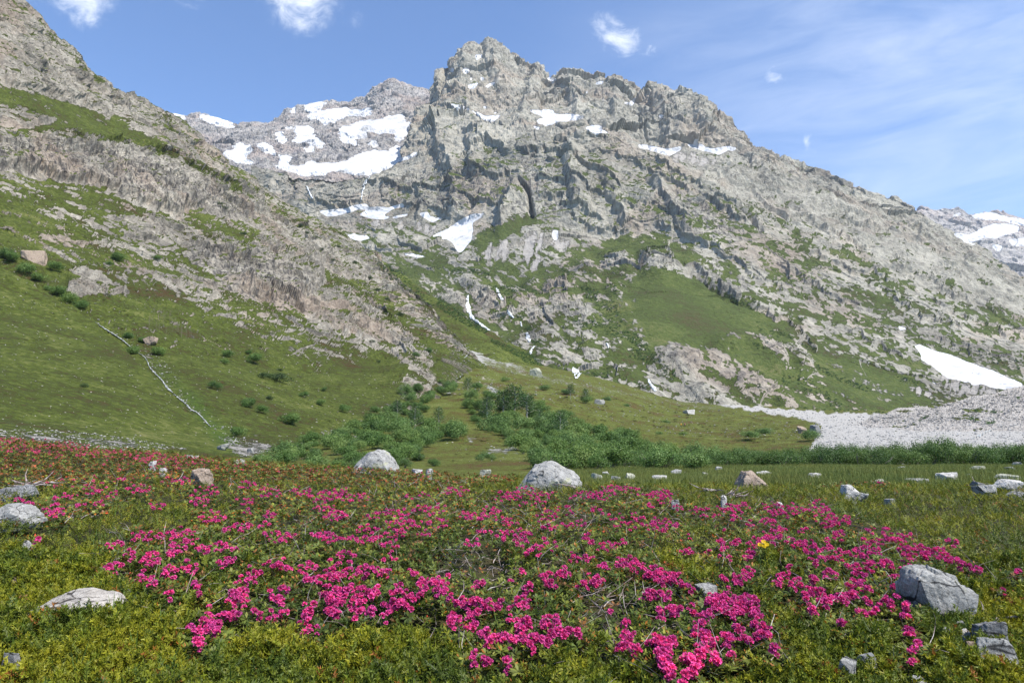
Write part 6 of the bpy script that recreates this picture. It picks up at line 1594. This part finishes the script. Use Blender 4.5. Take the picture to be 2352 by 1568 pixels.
def WZ(pts, z): return [((z[0] + x * z[2]) * .57422, (z[1] + y * z[2]) * .57422, w_ * z[2] * .57422) for x, y, w_ in pts]
water('waterfall', 'largest white waterfall, dropping down the left gully and widening', [WZ([(162,515,16),(155,560,22),(158,600,30),(165,640,42),(182,690,46),(205,725,34),(250,755,26),(300,795,20),(355,830,14)], W_)], 'waterfall')
water('waterfall', 'thin broken waterfall right of the largest, between two dark rock walls', [WZ([(418,448,12),(430,490,16),(455,530,22),(475,560,18)], W_), WZ([(512,648,14),(530,672,20),(550,700,22),(572,718,14)], W_)], 'waterfall')
water('waterfall', 'small stepped waterfall in the middle of the rock steps', [WZ([(630,752,10),(640,795,12)], W_), WZ([(688,848,18),(695,880,32),(708,915,28),(712,938,14)], W_), WZ([(758,968,16),(735,1000,20),(718,1038,20)], W_)], 'waterfall')
water('waterfall', 'short broad waterfall at the foot of the rock steps above the cone', [WZ([(1102,1160,20),(1112,1185,44),(1135,1215,62),(1155,1243,76)], W_)], 'waterfall')
water('waterfall', 'faint grey cascade at the lower right of the rock steps', [WZ([(1775,1265,14),(1795,1305,26),(1825,1345,24),(1845,1372,20)], W_)], 'waterfall')
water('waterfall', 'thread-like waterfall left on the high wall under the glacier', [WZ([(512,1010,7),(530,1050,9),(548,1088,12)], Z2)], 'waterfall')
water('waterfall', 'double thread of water on the dark high wall under the glacier', [WZ([(912,945,4),(885,985,6),(862,1050,6),(852,1110,6)], Z2), WZ([(890,960,3),(868,1000,4),(856,1060,4)], Z2)], 'waterfall')
water('waterfall', 'tiny cascade beside the round rock at the right of the steps', [WZ([(1402,940,10),(1415,965,16),(1422,988,12)], W_)], 'waterfall')
HS = (0, 1000, .6378)
water('stream', None, [WZ([(600,452,5),(650,488,9),(720,530,12),(780,572,14),(802,592,9),(838,622,6),(870,645,5),(905,665,9),(925,700,12),(940,735,13),(985,785,18),(1020,820,20),(1045,860,20),(1100,910,15),(1160,958,17),(1195,998,22),(1235,1015,12),(1270,1050,15),(1305,1090,13),(1325,1108,7)], HS)], lift=1.3, kind='structure')
water('torrent', None, [WZ([(170,1040,9),(150,1058,14),(128,1078,10)], W_), WZ([(85,1235,14),(105,1275,22)], W_), WZ([(330,1345,18),(380,1350,14),(410,1390,10)], W_)], lift=1.0, kind='structure')
water('river_arm', None, [WZ([(2165,808,22),(2110,832,30),(2060,856,26),(2020,872,14)], R1)], lift=.5, kind='structure')
# ------------------------------------------------------------------ grass of the wet meadow and tufts in the heath
def tufts(name, label, x, y, z, r, hgt, blades=5, tint=(.155, .175, .045)):
    n = len(x); T = []; F = []; 
    for j in range(blades):
        a = j * 2.4; c_, s_ = math.cos(a), math.sin(a); l = .7 + .3 * ((j * 7) % 3) / 2; k = len(T)
        T += [(c_ * .05 - s_ * .035, s_ * .05 + c_ * .035, 0), (c_ * .05 + s_ * .035, s_ * .05 - c_ * .035, 0), (c_ * .38 * l, s_ * .38 * l, l)]; F.append((k, k + 1, k + 2))
    M = euler_mats(r.rand(n) * 6.28, np.zeros(n), np.zeros(n))
    C = np.array([tint]) * r.uniform(.7, 1.4, (n, 1)) * (1 + .35 * fbm(x / 3, y / 3, 0 * x, 2)[:, None] * (1, .3, .2))
    V_, F_, C_ = stamp(np.array(T), np.array(F), np.stack([x, y, z], 1), M, hgt * r.uniform(.6, 1.3, n), C)
    link(name, mesh_from(name, V_, F_, LEAF, cols=C_), None, label, 'grass', None, 'stuff')
from mathutils.bvhtree import BVHTree
nr_, nc_ = gB[0].shape
def valley_z(x, y):
    """height of the valley floor under (x, y), read off its own grid"""
    t = x / y; T0 = te(-450, 784)[0]; T1 = te(2750, 784)[0]
    j = np.clip(((t - T0) / (T1 - T0) * (nc_ - 1)), 0, nc_ - 2).astype(int)
    ycol = gB[1][:, nc_ // 2]; i = np.clip(np.searchsorted(ycol, y) - 1, 0, nr_ - 2)
    f = np.clip((y - ycol[i]) / (ycol[i + 1] - ycol[i]), 0, 1)
    return gB[2][i, j] * (1 - f) + gB[2][i + 1, j] * f
r = np.random.RandomState(9)
n = 42000; y = (14 ** .6 + r.rand(n) * (58 ** .6 - 14 ** .6)) ** (1 / .6); x = r.uniform(.04, .95, n) * y
zv = valley_z(x, y); hz = heath_z(x, y); z = np.maximum(zv, hz)
U_, V_ = proj(x, y, z); kp = (V_ < 1118) & ((hz < zv + .05) | (V_ < 1112)) & (U_ > 1230)
tufts('meadow_grass', 'fine green grass of the wet meadow between heath and hedge', x[kp], y[kp], z[kp] - .02, r, .20 + .0015 * y[kp])
n = 420; x, y, r2 = scatter(n, 2.6, 9, .3, .8, 55); tufts('heath_grass', 'thin grass blades sticking up through the heath', x, y, canopy(x, y) - .06, r2, .15, 3, (.10, .16, .03))

# ------------------------------------------------------------------ single things in the heath
def heath_at(u, v, lift=0.):
    p = on_canopy(u, v, lift); return (p[0], p[1], float(heath_z(*p)))
# yellow arnica
x, y, z = heath_at(1755, 1285); root = empty('yellow_flower', (x, y, z), 'only yellow flower, a leafy stem of golden heads among the pink blossoms', 'flower')
r = np.random.RandomState(4)
stalks = [[(0, 0, 0, .003), (.01, 0, .15, .0025), (dx, dy, h, .002)] for dx, dy, h in ((0, 0, .31), (-.025, .01, .285), (.022, -.01, .29), (.008, .015, .27))]
V_, F_ = tubes(stalks, 4); link('stem', mesh_from('stem', V_, F_, LEAF, cols=np.tile([.08, .14, .03], (len(V_), 1))), root)
for dx, dy, h in ((0, 0, .31), (-.025, .01, .285), (.022, -.01, .29), (.008, .015, .27)):
    V = [(dx, dy, h)]; F = []
    for j in range(12):
        a = j * .5236; a2 = a + .36; V += [(dx + math.cos(a) * .019, dy + math.sin(a) * .010 - .004, h + math.sin(a) * .013 + .004), (dx + math.cos(a2) * .019, dy + math.sin(a2) * .010 - .004, h + math.sin(a2) * .013 + .004)]; F.append((0, len(V) - 2, len(V) - 1))
    link('flower_head', mesh_from('flower_head', np.array(V), np.array(F), PETAL, cols=np.tile([.85, .55, .01], (len(V), 1))), root)
V = []; F = []
for j in range(7):
    a = j * .9; c_, s_ = math.cos(a), math.sin(a); k = len(V); V += [(0, 0, .01), (c_ * .04 - s_ * .016, s_ * .04 + c_ * .016, .12), (c_ * .07, s_ * .07, .21), (c_ * .04 + s_ * .016, s_ * .04 - c_ * .016, .12)]; F.append((k, k + 1, k + 2, k + 3))
link('leaf_tuft', mesh_from('leaf_tuft', np.array(V), np.array(F), LEAF, cols=np.tile([.05, .12, .03], (len(V), 1))), root)
# weathered stump and dead branches
def branchy(name, u, v, size, label, seed, n=7, mat=None, flat=.3, cat='dead wood'):
    r = np.random.RandomState(seed); x, y, z = heath_at(u, v); segs = []
    for i in range(n):
        a = r.rand() * 6.28; L = size * r.uniform(.5, 1); el = r.uniform(-.05, flat); p = np.array([r.normal() * size * .08, r.normal() * size * .08, .12 + r.rand() * .03]); pts = []
        for s in range(5):
            pts.append((*p, size * .035 * (1.1 - s * .23))); p = p + np.array([math.cos(a) * math.cos(el), math.sin(a) * math.cos(el), math.sin(el)]) * L / 4; a += r.normal() * .45; el += r.normal() * .2
        segs.append(pts)
    V, F = tubes(segs, 5)
    link(name, mesh_from(name, V, F, mat or mStem), None, label, cat, None, None, (x, y, z))
branchy('weathered_stump', 1668, 1136, .42, 'bleached knotty stump left of the large brown boulder, in juniper', 1, 11, None, .6)
branchy('dead_branch', 1636, 1122, .45, 'pale broken branch lying just above the weathered stump', 2, 4)
branchy('dead_branch', 1322, 1122, .5, 'single thin bleached twig sticking up right of the biggest boulder', 3, 1, None, 1.2)
branchy('dead_branch', 250, 1218, .16, 'short grey forked twig on juniper at the left', 4, 3)
branchy('dead_branch', 2290, 1425, .28, 'dark rotten branch lying over the dark wedge-shaped rock', 5, 4, mBark)
branchy('dead_branch', 65, 1112, .55, 'tangle of grey branches under the shrubs at the left edge', 6, 14)
branchy('dead_branch', 2240, 1112, .5, 'grey tangle of twigs on the low rocks at the right edge', 7, 12)

# ------------------------------------------------------------------ the two walkers on the cone path
def person(u, v, jacket, pack, hat, label, seed):
    p = spot(u, v); r = np.random.RandomState(seed)
    root = empty('person', (p.x, p.y, p.z), label, 'person'); root.rotation_euler = (0, 0, .5)
    J = {'hip': (0, 0, .92, .15), 'waist': (0, 0, 1.08, .14), 'chest': (0, .02, 1.32, .17), 'neck': (0, .03, 1.48, .06), 'head0': (0, .04, 1.56, .075), 'head': (0, .05, 1.66, .095),
         'hl': (-.1, 0, .88, .10), 'kl': (-.11, .14, .50, .07), 'al': (-.11, .10, .10, .05), 'fl': (-.11, .22, .05, .045), 'hr': (.1, 0, .88, .10), 'kr': (.11, -.02, .49, .07), 'ar': (.11, -.20, .12, .05), 'fr': (.11, -.08, .05, .045),
         'sl': (-.19, .01, 1.40, .07), 'el': (-.26, .03, 1.14, .05), 'wl': (-.27, .22, 1.02, .035), 'dl': (-.27, .29, 1.02, .035), 'sr': (.19, .01, 1.40, .07), 'er': (.26, -.02, 1.14, .05), 'wr': (.27, .16, 1.00, .035), 'dr': (.27, .23, 1.00, .035)}
    E = [('hip', 'waist'), ('waist', 'chest'), ('chest', 'neck'), ('neck', 'head0'), ('head0', 'head'), ('hip', 'hl'), ('hl', 'kl'), ('kl', 'al'), ('al', 'fl'), ('hip', 'hr'), ('hr', 'kr'), ('kr', 'ar'), ('ar', 'fr'), ('chest', 'sl'), ('sl', 'el'), ('el', 'wl'), ('wl', 'dl'), ('chest', 'sr'), ('sr', 'er'), ('er', 'wr'), ('wr', 'dr')]
    ks = list(J); me = bpy.data.meshes.new('body'); me.from_pydata([J[k][:3] for k in ks], [(ks.index(a), ks.index(b_)) for a, b_ in E], [])
    o = bpy.data.objects.new('body', me); COL.objects.link(o)
    md = o.modifiers.new('skin', 'SKIN'); sv = me.skin_vertices[0].data
    for i, k in enumerate(ks): sv[i].radius = (J[k][3], J[k][3] * .85)
    sv[0].use_root = True
    o.modifiers.new('sub', 'SUBSURF').levels = 1
    dg = bpy.context.evaluated_depsgraph_get(); ev = bpy.data.meshes.new_from_object(o.evaluated_get(dg))
    bpy.data.objects.remove(o)
    mats = []
    for nm, c in (('skin', (.45, .26, .18)), ('jacket', jacket), ('trousers', (.05, .05, .065)), ('boots', (.07, .05, .035))):
        m, b = new_mat(nm); b.out(b.principled(c, .8)); mats.append(m)
    ev.materials.clear(); [ev.materials.append(m) for m in mats]
    for f in ev.polygons:
        z = f.center.z; x = abs(f.center.x); f.material_index = 3 if z < .14 else 2 if z < .95 and x < .22 else 0 if z > 1.47 or (x > .24 and f.center.y > .17) else 1
        f.use_smooth = True
    link('body', ev, root)
    m, b = new_mat('backpack'); b.out(b.principled(pack, .8))
    V, F = rock_verts(900 + seed, None, 3); link('backpack', mesh_from('backpack', V * (.16, .11, .48) + (0, -.20, 1.0), F, m, True), root)
    m, b = new_mat('hat'); b.out(b.principled(hat, .8))
    D, F = ICO3, ICO3F; V = D * (.11, .12, .075) + (0, .05, 1.73); rim = np.abs(D[:, 2]) < .25; V[rim, 0] *= 1.5; V[rim, 1] = .05 + (V[rim, 1] - .05) * 1.5
    link('hat', mesh_from('hat', V, F, m, True), root)
person(1564.5, 981, (.80, .52, .06), (.75, .33, .03), (.85, .85, .80), 'walker in yellow top with pale hat, left one of the pair', 1)
person(1573, 980, (.16, .05, .13), (.62, .16, .22), (.12, .08, .10), 'walker in dark purple with pink backpack, right one of the pair', 2)

# ------------------------------------------------------------------ the air of the valley
mAir = bpy.data.materials.new('haze'); mAir.use_nodes = True; b = NB(mAir.node_tree)
pv = b.new('ShaderNodeVolumePrincipled'); pv.inputs['Color'].default_value = (.80, .88, 1.0, 1); pv.inputs['Density'].default_value = 3.2e-5; pv.inputs['Anisotropy'].default_value = .1
mo = b.new('ShaderNodeOutputMaterial'); b.l.new(pv.outputs[0], mo.inputs['Volume'])
X0, X1, Y0, Y1, Z0_, Z1_ = -9300, 9300, -2300, 9300, -15, 2450
V = np.array([(x, y, z) for z in (Z0_, Z1_) for y in (Y0, Y1) for x in (X0, X1)])
link('haze', mesh_from('haze', V, np.array([(0, 2, 3, 1), (4, 5, 7, 6), (0, 1, 5, 4), (2, 6, 7, 3), (0, 4, 6, 2), (1, 3, 7, 5)]), mAir), None, 'thin blue air haze filling the valley', 'haze', None, 'stuff')
